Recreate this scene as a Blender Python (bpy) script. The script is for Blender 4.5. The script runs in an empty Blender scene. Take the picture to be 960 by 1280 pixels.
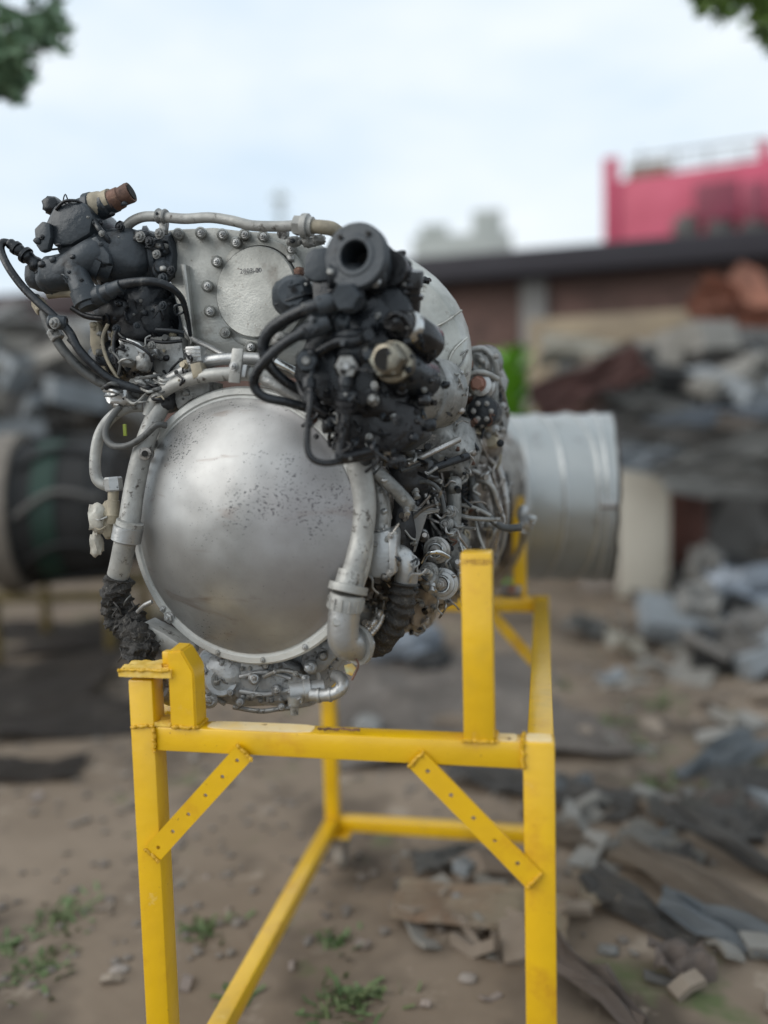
import bpy, bmesh, math, random
from mathutils import Vector, Matrix, noise
random.seed(7)
SC = bpy.context.scene
COL = SC.collection
R_ = math.radians

# ------------------------------------------------------------------ camera
CAM = Vector((0.6354, -1.139, 1.1907))
YAW, PITCH, ROLL = 0.1936, 0.0833, -0.0256
FPX = 1019.05
_F = Vector((-math.sin(YAW)*math.cos(PITCH), math.cos(YAW)*math.cos(PITCH), -math.sin(PITCH)))
_R0 = Vector((math.cos(YAW), math.sin(YAW), 0)); _U0 = _R0.cross(_F)
_R = math.cos(ROLL)*_R0 + math.sin(ROLL)*_U0
_U = -math.sin(ROLL)*_R0 + math.cos(ROLL)*_U0
cd = bpy.data.cameras.new('camera'); cam = bpy.data.objects.new('camera', cd); COL.objects.link(cam)
cam.matrix_world = Matrix(((_R.x, _U.x, -_F.x, CAM.x), (_R.y, _U.y, -_F.y, CAM.y), (_R.z, _U.z, -_F.z, CAM.z), (0, 0, 0, 1)))
cd.sensor_fit = 'HORIZONTAL'; cd.sensor_width = 36.0; cd.lens = FPX/960*36
cd.clip_start = 0.05; cd.clip_end = 600
cd.dof.use_dof = True; cd.dof.focus_distance = 1.36; cd.dof.aperture_fstop = 1.06
SC.camera = cam

# ------------------------------------------------------------------ world, sun, exposure
SUN_EL = R_(33)      # sun behind the camera, to its left
SUN_DIR = Vector((math.sin(R_(236))*math.cos(SUN_EL), math.cos(R_(236))*math.cos(SUN_EL), math.sin(SUN_EL)))
W = bpy.data.worlds.new('World'); SC.world = W; W.use_nodes = True
nt = W.node_tree; nt.nodes.clear()
out = nt.nodes.new('ShaderNodeOutputWorld'); bgn = nt.nodes.new('ShaderNodeBackground')
sky = nt.nodes.new('ShaderNodeTexSky'); sky.sky_type = 'NISHITA'; sky.sun_disc = False
sky.sun_elevation = SUN_EL; sky.sun_rotation = R_(236); sky.dust_density = 3.0; sky.air_density = 1.0
geo = nt.nodes.new('ShaderNodeTexCoord'); mp = nt.nodes.new('ShaderNodeMapping'); mp.inputs['Scale'].default_value = (1, 1, 3.0)
cl = nt.nodes.new('ShaderNodeTexNoise'); cl.inputs['Scale'].default_value = 2.2; cl.inputs['Detail'].default_value = 5
ramp = nt.nodes.new('ShaderNodeValToRGB')
ramp.color_ramp.elements[0].position = .38; ramp.color_ramp.elements[0].color = (6.3, 7.5, 8.6, 1)
ramp.color_ramp.elements[1].position = .64; ramp.color_ramp.elements[1].color = (8.4, 8.9, 9.2, 1)
mx = nt.nodes.new('ShaderNodeMixRGB'); mx.inputs[0].default_value = .9
L = nt.links.new
L(geo.outputs['Generated'], mp.inputs[0]); L(mp.outputs[0], cl.inputs['Vector']); L(cl.outputs['Fac'], ramp.inputs[0])
L(sky.outputs[0], mx.inputs[1]); L(ramp.outputs[0], mx.inputs[2]); L(mx.outputs[0], bgn.inputs[0]); L(bgn.outputs[0], out.inputs[0])
bgn.inputs[1].default_value = 0.1
sd = bpy.data.lights.new('sun', 'SUN'); sd.energy = 1.5; sd.angle = R_(60); sd.color = (1, .97, .92)
so = bpy.data.objects.new('sun', sd); COL.objects.link(so); so.rotation_euler = SUN_DIR.to_track_quat('Z', 'Y').to_euler()
SC.view_settings.view_transform = 'Standard'; SC.view_settings.look = 'None'; SC.view_settings.exposure = 0.30; SC.view_settings.gamma = 1
SC.cycles.max_bounces = 6

# ------------------------------------------------------------------ helpers
def ray(px, py):
    return (_F*FPX + _R*(px-480) - _U*(py-640)).normalized()
def un(px, py, y):
    d = ray(px, py); return CAM + d*((y-CAM.y)/d.y)
GZ = -0.03
def gp(px, py):
    d = ray(px, py); return CAM + d*((GZ-CAM.z)/d.z)
def bgp(px, py, dist):
    d = ray(px, py); return CAM + d*(dist/math.hypot(d.x, d.y))
def ps(P):
    return (P-CAM).dot(_F)/FPX

MATS = {}
def mk(name, c1, c2=None, metal=0.0, rough=.5, scale=12, lo=.35, hi=.65, spk=None, bump=0.0, bscale=90, rvar=.15, detail=6, coat=0):
    m = bpy.data.materials.new(name); m.use_nodes = True; n = m.node_tree; b = n.nodes['Principled BSDF']
    tc = n.nodes.new('ShaderNodeTexCoord'); l = n.links.new
    nz = n.nodes.new('ShaderNodeTexNoise'); nz.inputs['Scale'].default_value = scale; nz.inputs['Detail'].default_value = detail; nz.inputs['Roughness'].default_value = .62
    l(tc.outputs['Object'], nz.inputs['Vector'])
    mr = n.nodes.new('ShaderNodeMapRange'); mr.inputs[1].default_value = lo; mr.inputs[2].default_value = hi; l(nz.outputs['Fac'], mr.inputs[0])
    mix = n.nodes.new('ShaderNodeMixRGB'); mix.inputs[1].default_value = (*c1, 1); mix.inputs[2].default_value = (*(c2 or c1), 1)
    l(mr.outputs[0], mix.inputs[0]); last = mix.outputs[0]
    if spk:
        for (c3, sc, a, z, *rest) in (spk if isinstance(spk, list) else [spk]):
            n2 = n.nodes.new('ShaderNodeTexNoise'); n2.inputs['Scale'].default_value = sc; n2.inputs['Detail'].default_value = 4; n2.inputs['Roughness'].default_value = .7
            l(tc.outputs['Object'], n2.inputs['Vector'])
            m2 = n.nodes.new('ShaderNodeMapRange'); m2.inputs[1].default_value = a; m2.inputs[2].default_value = z; l(n2.outputs['Fac'], m2.inputs[0])
            x2 = n.nodes.new('ShaderNodeMixRGB'); x2.inputs[2].default_value = (*c3, 1); l(last, x2.inputs[1]); l(m2.outputs[0], x2.inputs[0]); last = x2.outputs[0]
    l(last, b.inputs['Base Color'])
    b.inputs['Metallic'].default_value = metal
    rr = n.nodes.new('ShaderNodeMapRange'); rr.inputs[3].default_value = max(.05, rough-rvar); rr.inputs[4].default_value = min(1, rough+rvar)
    rr.inputs[1].default_value = .3; rr.inputs[2].default_value = .7
    l(nz.outputs['Fac'], rr.inputs[0]); l(rr.outputs[0], b.inputs['Roughness'])
    if coat: b.inputs['Coat Weight'].default_value = coat; b.inputs['Coat Roughness'].default_value = .2
    if bump:
        n3 = n.nodes.new('ShaderNodeTexNoise'); n3.inputs['Scale'].default_value = bscale; n3.inputs['Detail'].default_value = 5
        l(tc.outputs['Object'], n3.inputs['Vector'])
        bu = n.nodes.new('ShaderNodeBump'); bu.inputs['Strength'].default_value = bump; bu.inputs['Distance'].default_value = .004
        l(n3.outputs['Fac'], bu.inputs['Height']); l(bu.outputs[0], b.inputs['Normal'])
    MATS[name] = m; return m
D = mk('cast_aluminium', (.40, .40, .385), (.27, .27, .26), .55, .45, 14, spk=[((.07, .065, .06), 55, .60, .72), ((.6, .6, .58), 30, .62, .75)], bump=.35, bscale=140)
CL = mk('clean_aluminium', (.46, .46, .45), (.34, .34, .335), .7, .38, 10, spk=((.12, .12, .12), 90, .62, .74), bump=.15, bscale=160)
WH = mk('whitish_pipe_paint', (.40, .395, .37), (.25, .245, .23), .25, .48, 18, spk=((.06, .05, .042), 55, .58, .68), bump=.25, bscale=110)
MG = mk('mid_grey_metal', (.36, .355, .34), (.19, .19, .18), .5, .45, 20, spk=[((.03, .028, .025), 50, .55, .68), ((.42, .42, .4), 60, .64, .74)], bump=.4, bscale=120)
DK = mk('slate_black_paint', (.007, .008, .010), (.024, .028, .033), .2, .36, 16, rvar=.24, spk=((.12, .12, .115), 46, .60, .78), bump=.3, bscale=120)
SL = mk('slate_blue_casting', (.022, .028, .034), (.048, .056, .064), .2, .42, 12, rvar=.22, spk=[((.012, .012, .013), 22, .58, .72), ((.16, .16, .155), 60, .64, .8)], bump=.3, bscale=100)
BK = mk('oily_black', (.006, .006, .007), (.018, .018, .02), .1, .38, 20, bump=.4, bscale=70)
BG = mk('gloss_black_rubber', (.008, .008, .009), (.02, .02, .022), 0, .27, 20, spk=((.12, .12, .12), 60, .66, .78), bump=.1)
GR = mk('grey_rubber', (.06, .062, .06), (.11, .11, .105), .05, .5, 20, spk=((.02, .02, .02), 45, .56, .7), bump=.3)
CH = mk('polished_steel', (.7, .7, .68), (.4, .4, .39), 1, .2, 20, spk=((.05, .05, .05), 30, .6, .75), bump=.1)
BR = mk('brassy_steel', (.38, .345, .27), (.14, .125, .10), .95, .28, 25, spk=((.04, .035, .03), 40, .58, .7), bump=.2)
RU = mk('rusty_steel', (.17, .085, .055), (.075, .045, .035), .25, .65, 30, spk=((.3, .18, .12), 70, .6, .75), bump=.5)
RB = mk('pink_rust_bolt', (.38, .2, .15), (.2, .1, .07), .3, .55, 40, bump=.3)
ST = mk('stainless_dull', (.46, .44, .42), (.28, .27, .25), .8, .36, 25, spk=[((.06, .05, .045), 60, .56, .7), ((.55, .53, .5), 45, .64, .78)], bump=.35, bscale=90)
HT = mk('heat_stained_steel', (.44, .41, .38), (.22, .195, .17), .7, .42, 26, spk=[((.02, .018, .016), 35, .55, .68), ((.5, .47, .43), 50, .62, .76)], bump=.6, bscale=70)
BU = mk('charred_braid', (.016, .015, .014), (.05, .045, .04), .1, .7, 60, spk=((.13, .12, .105), 130, .58, .7), bump=1.0, bscale=240)
TP = mk('whitish_tape', (.5, .48, .42), (.33, .30, .25), 0, .6, 30, bump=.4)
TN = mk('yellowed_clamp', (.36, .31, .22), (.24, .21, .16), .2, .6, 30, bump=.3)
YE = mk('yellow_paint', (.76, .455, .004), (.67, .385, .004), 0, .36, 5, spk=[((.55, .26, .008), 9, .55, .78), ((.30, .13, .02), 95, .67, .72), ((.82, .62, .20), 18, .64, .82), ((.20, .09, .03), 30, .70, .72), ((.46, .28, .02), 3, .56, .76)], bump=.3, bscale=35, rvar=.1, coat=.6)
YW = mk('yellow_weld', (.62, .36, .008), (.52, .28, .006), 0, .38, 60, spk=((.42, .22, .02), 120, .66, .78), bump=.8, bscale=160)
YM = mk('chalky_yellow_paint', (.72, .44, .03), (.78, .56, .18), 0, .4, 30, spk=((.28, .14, .02), 90, .66, .72), bump=.6, bscale=90)
YP = mk('sky_sheen_yellow', (.82, .68, .44), (.80, .58, .24), 0, .4, 22, spk=((.2, .10, .03), 45, .62, .68), bump=.25, bscale=60)  # pale sky reflection put into the paint colour
RED = mk('dark_red_nut', (.12, .02, .025), (.06, .015, .02), .2, .5)
HOLE = mk('hole_dark', (.01, .009, .008), rough=.9)
LIME = mk('lime_plastic', (.30, .36, .05), rough=.5)

# dome: brushed metal with pitted, speckled areas
def dome_mat():
    m = mk('dome_metal', (.37, .37, .365), (.26, .258, .25), .68, .44, 6, bump=.06, bscale=30, rvar=.05)
    n = m.node_tree; b = n.nodes['Principled BSDF']; l = n.links.new
    src = b.inputs['Base Color'].links[0].from_socket
    tc = n.nodes.new('ShaderNodeTexCoord')
    fine = n.nodes.new('ShaderNodeTexNoise'); fine.inputs['Scale'].default_value = 230; fine.inputs['Detail'].default_value = 3; fine.inputs['Roughness'].default_value = .75
    mp2 = n.nodes.new('ShaderNodeMapping'); mp2.inputs['Scale'].default_value = (.8, 1, 1.15); l(tc.outputs['Object'], mp2.inputs[0]); l(mp2.outputs[0], fine.inputs['Vector'])
    area = n.nodes.new('ShaderNodeTexNoise'); area.inputs['Scale'].default_value = 9; area.inputs['Detail'].default_value = 3
    l(tc.outputs['Object'], area.inputs['Vector'])
    sp = n.nodes.new('ShaderNodeSeparateXYZ'); l(tc.outputs['Object'], sp.inputs[0])
    zr = n.nodes.new('ShaderNodeMapRange'); zr.inputs[1].default_value = -.06; zr.inputs[2].default_value = .06; zr.inputs[3].default_value = -.12; zr.inputs[4].default_value = .02   # the pitting sits on the upper half
    l(sp.outputs[2], zr.inputs[0])
    ad = n.nodes.new('ShaderNodeMath'); ad.operation = 'ADD'; l(area.outputs['Fac'], ad.inputs[0]); l(zr.outputs[0], ad.inputs[1])
    ma = n.nodes.new('ShaderNodeMapRange'); ma.inputs[1].default_value = .40; ma.inputs[2].default_value = .60; ma.inputs[3].default_value = 0; ma.inputs[4].default_value = .11
    l(ad.outputs[0], ma.inputs[0])
    sm = n.nodes.new('ShaderNodeMath'); sm.operation = 'ADD'; l(fine.outputs['Fac'], sm.inputs[0]); l(ma.outputs[0], sm.inputs[1])
    th = n.nodes.new('ShaderNodeMapRange'); th.inputs[1].default_value = .685; th.inputs[2].default_value = .72; l(sm.outputs[0], th.inputs[0])
    x = n.nodes.new('ShaderNodeMixRGB'); x.inputs[2].default_value = (.085, .088, .095, 1); l(src, x.inputs[1]); l(th.outputs[0], x.inputs[0])
    # smeared scratches
    scn = n.nodes.new('ShaderNodeTexNoise'); scn.inputs['Scale'].default_value = 14; scn.inputs['Detail'].default_value = 5; scn.inputs['Distortion'].default_value = .8
    mp3 = n.nodes.new('ShaderNodeMapping'); mp3.inputs['Scale'].default_value = (.55, 1, 2.2); mp3.inputs['Rotation'].default_value = (0, .25, 0); l(tc.outputs['Object'], mp3.inputs[0]); l(mp3.outputs[0], scn.inputs['Vector'])
    t2 = n.nodes.new('ShaderNodeMapRange'); t2.inputs[1].default_value = .60; t2.inputs[2].default_value = .74; t2.inputs[4].default_value = .75; l(scn.outputs['Fac'], t2.inputs[0])
    x2 = n.nodes.new('ShaderNodeMixRGB'); x2.inputs[2].default_value = (.19, .155, .135, 1); l(x.outputs[0], x2.inputs[1]); l(t2.outputs[0], x2.inputs[0])
    # faint pink paint overspray near the right edge
    pk = n.nodes.new('ShaderNodeTexNoise'); pk.inputs['Scale'].default_value = 3.1; l(tc.outputs['Object'], pk.inputs['Vector'])
    xr = n.nodes.new('ShaderNodeMapRange'); xr.inputs[1].default_value = .02; xr.inputs[2].default_value = .17; l(sp.outputs[0], xr.inputs[0])
    pm = n.nodes.new('ShaderNodeMath'); pm.operation = 'MULTIPLY'; l(xr.outputs[0], pm.inputs[0])
    p3 = n.nodes.new('ShaderNodeMapRange'); p3.inputs[1].default_value = .45; p3.inputs[2].default_value = .7; p3.inputs[4].default_value = .25; l(pk.outputs['Fac'], p3.inputs[0]); l(p3.outputs[0], pm.inputs[1])
    x3 = n.nodes.new('ShaderNodeMixRGB'); x3.inputs[2].default_value = (.40, .27, .30, 1); l(x2.outputs[0], x3.inputs[1]); l(pm.outputs[0], x3.inputs[0])
    l(x3.outputs[0], b.inputs['Base Color'])
    ra = n.nodes.new('ShaderNodeMath'); ra.operation = 'MULTIPLY_ADD'; ra.inputs[1].default_value = .35
    l(th.outputs[0], ra.inputs[0]); l(b.inputs['Roughness'].links[0].from_socket, ra.inputs[2]); l(ra.outputs[0], b.inputs['Roughness'])
    return m
DOME = dome_mat()

def finish(name, bm, mat, parent=None, smooth=True, ang=.65, kind=None, label=None, loc=None):
    if smooth:
        bm.normal_update()
        for f in bm.faces: f.smooth = True
        for e in bm.edges:
            if len(e.link_faces) == 2 and e.calc_face_angle(0) > ang: e.smooth = False
    me = bpy.data.meshes.new(name)
    if loc is not None: bmesh.ops.translate(bm, verts=bm.verts, vec=-Vector(loc))
    bm.to_mesh(me); bm.free()
    me.materials.append(mat)
    o = bpy.data.objects.new(name, me); COL.objects.link(o)
    if loc is not None: o.location = loc
    if parent: setpar(o, parent)
    if kind: o['kind'] = kind
    if label: o['label'] = label
    return o
def wloc(o):
    v = Vector((0, 0, 0))
    while o: v += o.location; o = o.parent
    return v
def setpar(o, p):
    o.parent = p; o.location = o.location - wloc(p)     # all parents are unrotated and unscaled
def tag(o, label, cat, group=None, kind=None):
    o['label'] = label; o['category'] = cat
    if group: o['group'] = group
    if kind: o['kind'] = kind
    return o
def empty(name, loc, label, cat, group=None):
    o = bpy.data.objects.new(name, None); COL.objects.link(o); o.location = loc; o.empty_display_size = .05
    return tag(o, label, cat, group)
def frame(axis):
    a = Vector(axis).normalized(); u = a.cross(Vector((0, 0, 1)))
    if u.length < .05: u = a.cross(Vector((1, 0, 0)))
    u.normalize(); return a, u, u.cross(a)
def lathe_bm(bm, org, axis, prof, n=24, closed=True, wob=0):
    a, u, v = frame(axis); rings = []
    for (t, r) in prof:
        c = org + a*t
        if r < 1e-6: rings.append([bm.verts.new(c)]); continue
        rg = []
        for i in range(n):
            th = 2*math.pi*i/n; rr = r*(1+wob*noise.noise(Vector((math.cos(th)*2, math.sin(th)*2, t*30))))
            rg.append(bm.verts.new(c+u*math.cos(th)*rr+v*math.sin(th)*rr))
        rings.append(rg)
    for A, B in zip(rings, rings[1:]):
        if len(A) == 1 and len(B) == 1: continue
        for i in range(n):
            j = (i+1) % n
            if len(A) == 1: bm.faces.new((A[0], B[j], B[i]))
            elif len(B) == 1: bm.faces.new((A[i], A[j], B[0]))
            else: bm.faces.new((A[i], A[j], B[j], B[i]))
    if closed:
        if len(rings[0]) > 1: bm.faces.new(rings[0])
        if len(rings[-1]) > 1: bm.faces.new(rings[-1][::-1])
def lathe(name, org, axis, prof, mat, parent=None, n=24, closed=True, wob=0, **k):
    bm = bmesh.new(); lathe_bm(bm, org, axis, prof, n, closed, wob); bmesh.ops.recalc_face_normals(bm, faces=bm.faces)
    return finish(name, bm, mat, parent, **k)
def cyl(name, A, B, prof, mat, parent=None, n=20, **k):
    """A,B = (px,py,y); prof [(fraction, radius in photo pixels)]"""
    a, b = un(*A), un(*B); s = ps(a); ln = (b-a).length
    return lathe(name, a, b-a, [(t*ln, r*s) for t, r in prof], mat, parent, n, **k)
def spline(pts, sub=6):
    P = [pts[0]]+list(pts)+[pts[-1]]; o = []
    for i in range(1, len(P)-2):
        for k in range(sub):
            t = k/sub; p0, p1, p2, p3 = P[i-1], P[i], P[i+1], P[i+2]
            o.append(.5*((2*p1)+(p2-p0)*t+(2*p0-5*p1+4*p2-p3)*t*t+(3*p1-p0-3*p2+p3)*t**3))
    o.append(pts[-1]); return o
def tube_bm(bm, path, rad, n=10):
    u = None; rings = []
    for i, p in enumerate(path):
        t = (path[min(i+1, len(path)-1)]-path[max(i-1, 0)]).normalized()
        if u is None:
            u = t.cross(Vector((0, 0, 1)));
            if u.length < .1: u = t.cross(Vector((0, 1, 0)))
        u = (u-t*u.dot(t)).normalized(); v = t.cross(u); r = rad(i/(len(path)-1)) if callable(rad) else rad
        rings.append([bm.verts.new(p+u*math.cos(2*math.pi*k/n)*r+v*math.sin(2*math.pi*k/n)*r) for k in range(n)])
    for A, B in zip(rings, rings[1:]):
        for i in range(n): bm.faces.new((A[i], A[(i+1) % n], B[(i+1) % n], B[i]))
    bm.faces.new(rings[0][::-1]); bm.faces.new(rings[-1])
def wtube(name, pts, r, mat, parent=None, n=10, sub=6, **k):
    bm = bmesh.new(); tube_bm(bm, spline([Vector(p) for p in pts], sub), r, n); bmesh.ops.recalc_face_normals(bm, faces=bm.faces)
    return finish(name, bm, mat, parent, ang=1.0, **k)
def pipe(name, pts, r, mat, parent=None, n=10, sub=6, ribs=0, rough=0, **k):
    """pts [(px,py,y)], r in photo pixels (number or (start,end))"""
    P = [un(*p) for p in pts]; s = sum(ps(p) for p in P)/len(P)
    path = spline(P, sub)
    r0, r1 = (r if isinstance(r, tuple) else (r, r))
    if ribs:
        path = spline(path, 3)
        f = lambda t: s*(r0+(r1-r0)*t)*(1+.10*math.sin(t*ribs*2*math.pi))
    else: f = lambda t: s*(r0+(r1-r0)*t)
    bm = bmesh.new(); tube_bm(bm, path, f, n)
    if rough:
        mid = [p for p in path]
        for v in bm.verts:
            c_ = min(mid, key=lambda p: (p-v.co).length_squared); v.co += (v.co-c_)*rough*(noise.noise(v.co*70)+.7*noise.noise(v.co*190))
    bmesh.ops.recalc_face_normals(bm, faces=bm.faces)
    return finish(name, bm, mat, parent, ang=1.0, **k)
def box_bm(bm, lo, hi, bev=0, seg=2):
    g = bmesh.ops.create_cube(bm, size=1)
    c = [(a+b)/2 for a, b in zip(lo, hi)]; s = [abs(b-a) for a, b in zip(lo, hi)]
    bmesh.ops.scale(bm, vec=s, verts=g['verts']); bmesh.ops.translate(bm, vec=c, verts=g['verts'])
    if bev:
        es = list({e for v in g['verts'] for e in v.link_edges})
        bmesh.ops.bevel(bm, geom=es, offset=bev, segments=seg, affect='EDGES', profile=.5)
def box(name, lo, hi, mat, parent=None, bev=.003, **k):
    bm = bmesh.new(); box_bm(bm, lo, hi, bev); return finish(name, bm, mat, parent, **k)
def rbox(name, c, size, rot, mat, parent=None, bev=.01, **k):
    """box about a world point with rotation (x,y,z) radians baked in the mesh"""
    bm = bmesh.new(); box_bm(bm, [-s/2 for s in size], [s/2 for s in size], bev)
    from mathutils import Euler
    bmesh.ops.rotate(bm, verts=bm.verts, cent=(0, 0, 0), matrix=Euler(rot).to_matrix()); bmesh.ops.translate(bm, verts=bm.verts, vec=c)
    return finish(name, bm, mat, parent, **k)
def prism(name, poly, y0, y1, mat, parent=None, bev=2.0, **k):
    """poly photo pixels on plane y0, extruded straight back to y1"""
    P = [un(px, py, y0) for px, py in poly]; s = ps(P[0]); bm = bmesh.new()
    A = [bm.verts.new(p) for p in P]; B = [bm.verts.new(p+Vector((0, y1-y0, 0))) for p in P]
    bm.faces.new(A); bm.faces.new(B[::-1])
    for i in range(len(A)):
        j = (i+1) % len(A); bm.faces.new((A[j], A[i], B[i], B[j]))
    bmesh.ops.recalc_face_normals(bm, faces=bm.faces)
    if bev: bmesh.ops.bevel(bm, geom=list(bm.edges), offset=bev*s, segments=2, affect='EDGES', profile=.5)
    return finish(name, bm, mat, parent, **k)
def blob_bm(bm, c, rad, amp=.15, fr=3.0, sub=3, seed=0):
    g = bmesh.ops.create_icosphere(bm, subdivisions=sub, radius=1)
    for v in g['verts']:
        d = v.co.normalized(); q = Vector([math.copysign(abs(x)**.75, x) for x in d])
        k = 1+amp*noise.noise(d*fr+Vector((seed*7.3, seed*3.1, 1)))+amp*.5*noise.noise(d*fr*2.7+Vector((seed, 5, 2)))
        v.co = Vector((q.x*rad[0], q.y*rad[1], q.z*rad[2]))*k+c
def blob(name, c, rad, mat, parent=None, amp=.15, fr=3.0, sub=3, seed=0, **k):
    bm = bmesh.new(); blob_bm(bm, Vector(c), rad, amp, fr, sub, seed); k.setdefault('ang', 1.2); return finish(name, bm, mat, parent, **k)
def lump(name, px, py, y, rx, rz, ry, mat, parent, **k):
    P = un(px, py, y); s = ps(P); return blob(name, P, (rx*s, ry*s, rz*s), mat, parent, **k)

_bolt = {}
def bolt(px, py, y, r, mat, parent, d=(-.15, -1, .05), name='bolt', stud=True, P=None):
    """hex head on a washer with a stud end; mesh shared between alike bolts, scaled per object"""
    key = (mat.name, stud)
    if key not in _bolt:
        bm = bmesh.new()
        lathe_bm(bm, Vector((0, 0, -.7)), (0, 0, 1), [(0, .9), (.75, .9), (.75, 1.25), (.92, 1.25)], 14)
        lathe_bm(bm, Vector((0, 0, .2)), (0, 0, 1), [(0, 1.0), (.62, 1.0), (.75, .82)], 6)
        if stud: lathe_bm(bm, Vector((0, 0, .9)), (0, 0, 1), [(0, .48), (.45, .48), (.55, .36)], 10)
        bmesh.ops.recalc_face_normals(bm, faces=bm.faces)
        for f in bm.faces: f.smooth = False
        me = bpy.data.meshes.new('bolt'); bm.to_mesh(me); bm.free(); me.materials.append(mat); _bolt[key] = me
    o = bpy.data.objects.new(name, _bolt[key]); COL.objects.link(o)
    P = P or un(px, py, y); o.location = P; s = ps(P)*r/1.1; o.scale = (s, s, s)
    o.rotation_mode = 'QUATERNION'; q = Vector(d).to_track_quat('Z', 'Y'); o.rotation_quaternion = q @ __import__('mathutils').Quaternion((0, 0, 1), random.uniform(0, 1))
    setpar(o, parent); return o
def hexn(name, A, B, r, mat, parent, hole=0, **k):
    """hex nut between two points"""
    a, b = un(*A), un(*B); s = ps(a); ln = (b-a).length; bm = bmesh.new()
    if hole:
        lathe_bm(bm, a, b-a, [(ln*.9, hole*s*.9), (ln*.1, hole*s), (0, hole*1.05*s), (0, r*.9*s), (ln*.1, r*s), (ln, r*s), (ln, r*.8*s)], 6, closed=False)
    else: lathe_bm(bm, a, b-a, [(0, r*.88*s), (ln*.12, r*s), (ln*.9, r*s), (ln, r*.9*s)], 6)
    bmesh.ops.recalc_face_normals(bm, faces=bm.faces)
    return finish(name, bm, mat, parent, smooth=False, **k)
def weld(pts, r, parent, mat=None, name='weld'):
    """lumpy bead between world points"""
    P = spline([Vector(p) for p in pts], 14); bm = bmesh.new()
    sd_ = random.random()*50
    path = [p+Vector((noise.noise(p*140+Vector((sd_, 0, 0))), noise.noise(p*140+Vector((0, sd_, 0))), noise.noise(p*140+Vector((0, 0, sd_)))))*r*.9 for p in P]
    tube_bm(bm, path, lambda t: r*(1+.16*math.sin(t*46+sd_+2*math.sin(t*9))+.55*noise.noise(Vector((t*25, sd_, 0)))), 8)
    bmesh.ops.recalc_face_normals(bm, faces=bm.faces)
    return finish(name, bm, mat or YW, parent, ang=1.3)

# ================================================================== GROUND
GM = mk('dirt', (.155, .115, .08), (.25, .195, .145), 0, .95, .9, spk=[((.08, .06, .043), 1.3, .48, .62), ((.34, .28, .22), 4, .58, .72), ((.10, .12, .05), 2.3, .58, .70)], bump=.8, bscale=14, rvar=.03)
bm = bmesh.new()
N = 90
vs = []
for i in range(N+1):
    row = []
    for j in range(N+1):
        fx = (i/N-.5)*2; fy = j/N
        x = .6+math.copysign(abs(fx)**2.2, fx)*140; y = -5+fy**2.4*260
        z = GZ+.035*noise.noise(Vector((x*1.3, y*1.3, 0)))+.015*noise.noise(Vector((x*5, y*5, 3)))
        if -0.3 < x < 1.1 and -.3 < y < 1.5: z = GZ
        row.append(bm.verts.new((x, y, z)))
    vs.append(row)
for i in range(N):
    for j in range(N): bm.faces.new((vs[i][j], vs[i+1][j], vs[i+1][j+1], vs[i][j+1]))
g = finish('ground', bm, GM, kind='structure'); g['label'] = 'bare brown grey dirt yard floor'

# ================================================================== YELLOW STAND
SW, SL_, TZ, BZ, T4, WR = .6484, 1.1216, .764, .1072, .04, .0445
stand = empty('engine_stand', (0, 0, GZ), 'bright yellow welded square tube stand on castors carrying the engine', 'stand')
# leg feet sit at BZ-T4
z85 = un(165, 850, 0).z
box('leg', (0, 0, BZ-T4), (T4, T4, z85), YE, stand)
box('leg', (SW-WR, 0, BZ-T4), (SW, T4, TZ), YE, stand)
box('leg', (0, SL_-T4, BZ-T4), (T4, SL_, TZ), YE, stand)
box('leg', (SW-T4, SL_-T4, BZ-T4), (SW, SL_, TZ), YE, stand)
e = .0008
box('rail', (T4+e, .0015, TZ-T4), (SW-WR-e, T4-.001, TZ-.0015), YE, stand)                 # front top
box('rail', (T4+e, SL_-T4+.001, TZ-T4), (SW-T4-e, SL_-.001, TZ-.001), YE, stand)             # rear top
box('rail', (.001, T4+e, TZ-T4), (T4-.001, SL_-T4-e, TZ-.001), YE, stand)                   # left top
box('rail', (SW-T4+.001, T4+e, TZ-T4), (SW-.001, SL_-T4-e, TZ-.001), YE, stand)             # right top
box('rail', (T4+e, .001, BZ-T4), (SW-WR-e, T4-.001, BZ-.001), YE, stand)
box('rail', (T4+e, SL_-T4+.001, BZ-T4), (SW-T4-e, SL_-.001, BZ-.001), YE, stand)
box('rail', (.001, T4+e, BZ-T4), (T4-.001, SL_-T4-e, BZ-.001), YE, stand)
box('rail', (SW-T4+.001, T4+e, BZ-T4), (SW-.001, SL_-T4-e, BZ-.001), YE, stand)
# pale sky reflections laid as thin coloured patches on the rail tops
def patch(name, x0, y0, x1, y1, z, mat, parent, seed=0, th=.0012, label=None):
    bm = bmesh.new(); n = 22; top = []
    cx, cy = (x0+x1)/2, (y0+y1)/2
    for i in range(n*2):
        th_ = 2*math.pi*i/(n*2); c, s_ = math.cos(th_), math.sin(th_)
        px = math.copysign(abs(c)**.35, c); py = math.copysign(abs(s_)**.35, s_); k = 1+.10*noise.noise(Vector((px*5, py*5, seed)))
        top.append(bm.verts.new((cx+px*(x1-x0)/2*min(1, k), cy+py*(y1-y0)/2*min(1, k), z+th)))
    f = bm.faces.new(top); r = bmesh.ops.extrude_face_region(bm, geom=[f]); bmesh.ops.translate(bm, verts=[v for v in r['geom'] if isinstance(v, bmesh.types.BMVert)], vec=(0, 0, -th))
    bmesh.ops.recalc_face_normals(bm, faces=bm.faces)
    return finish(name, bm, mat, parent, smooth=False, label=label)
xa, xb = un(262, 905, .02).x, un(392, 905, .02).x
patch('sheen_patch', xa, .003, xb, .037, TZ-.0015, YP, stand, 3, label='pale sky reflection painted on top of the front rail')
xa, xb = un(619, 918, .02).x, un(646, 918, .02).x
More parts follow.
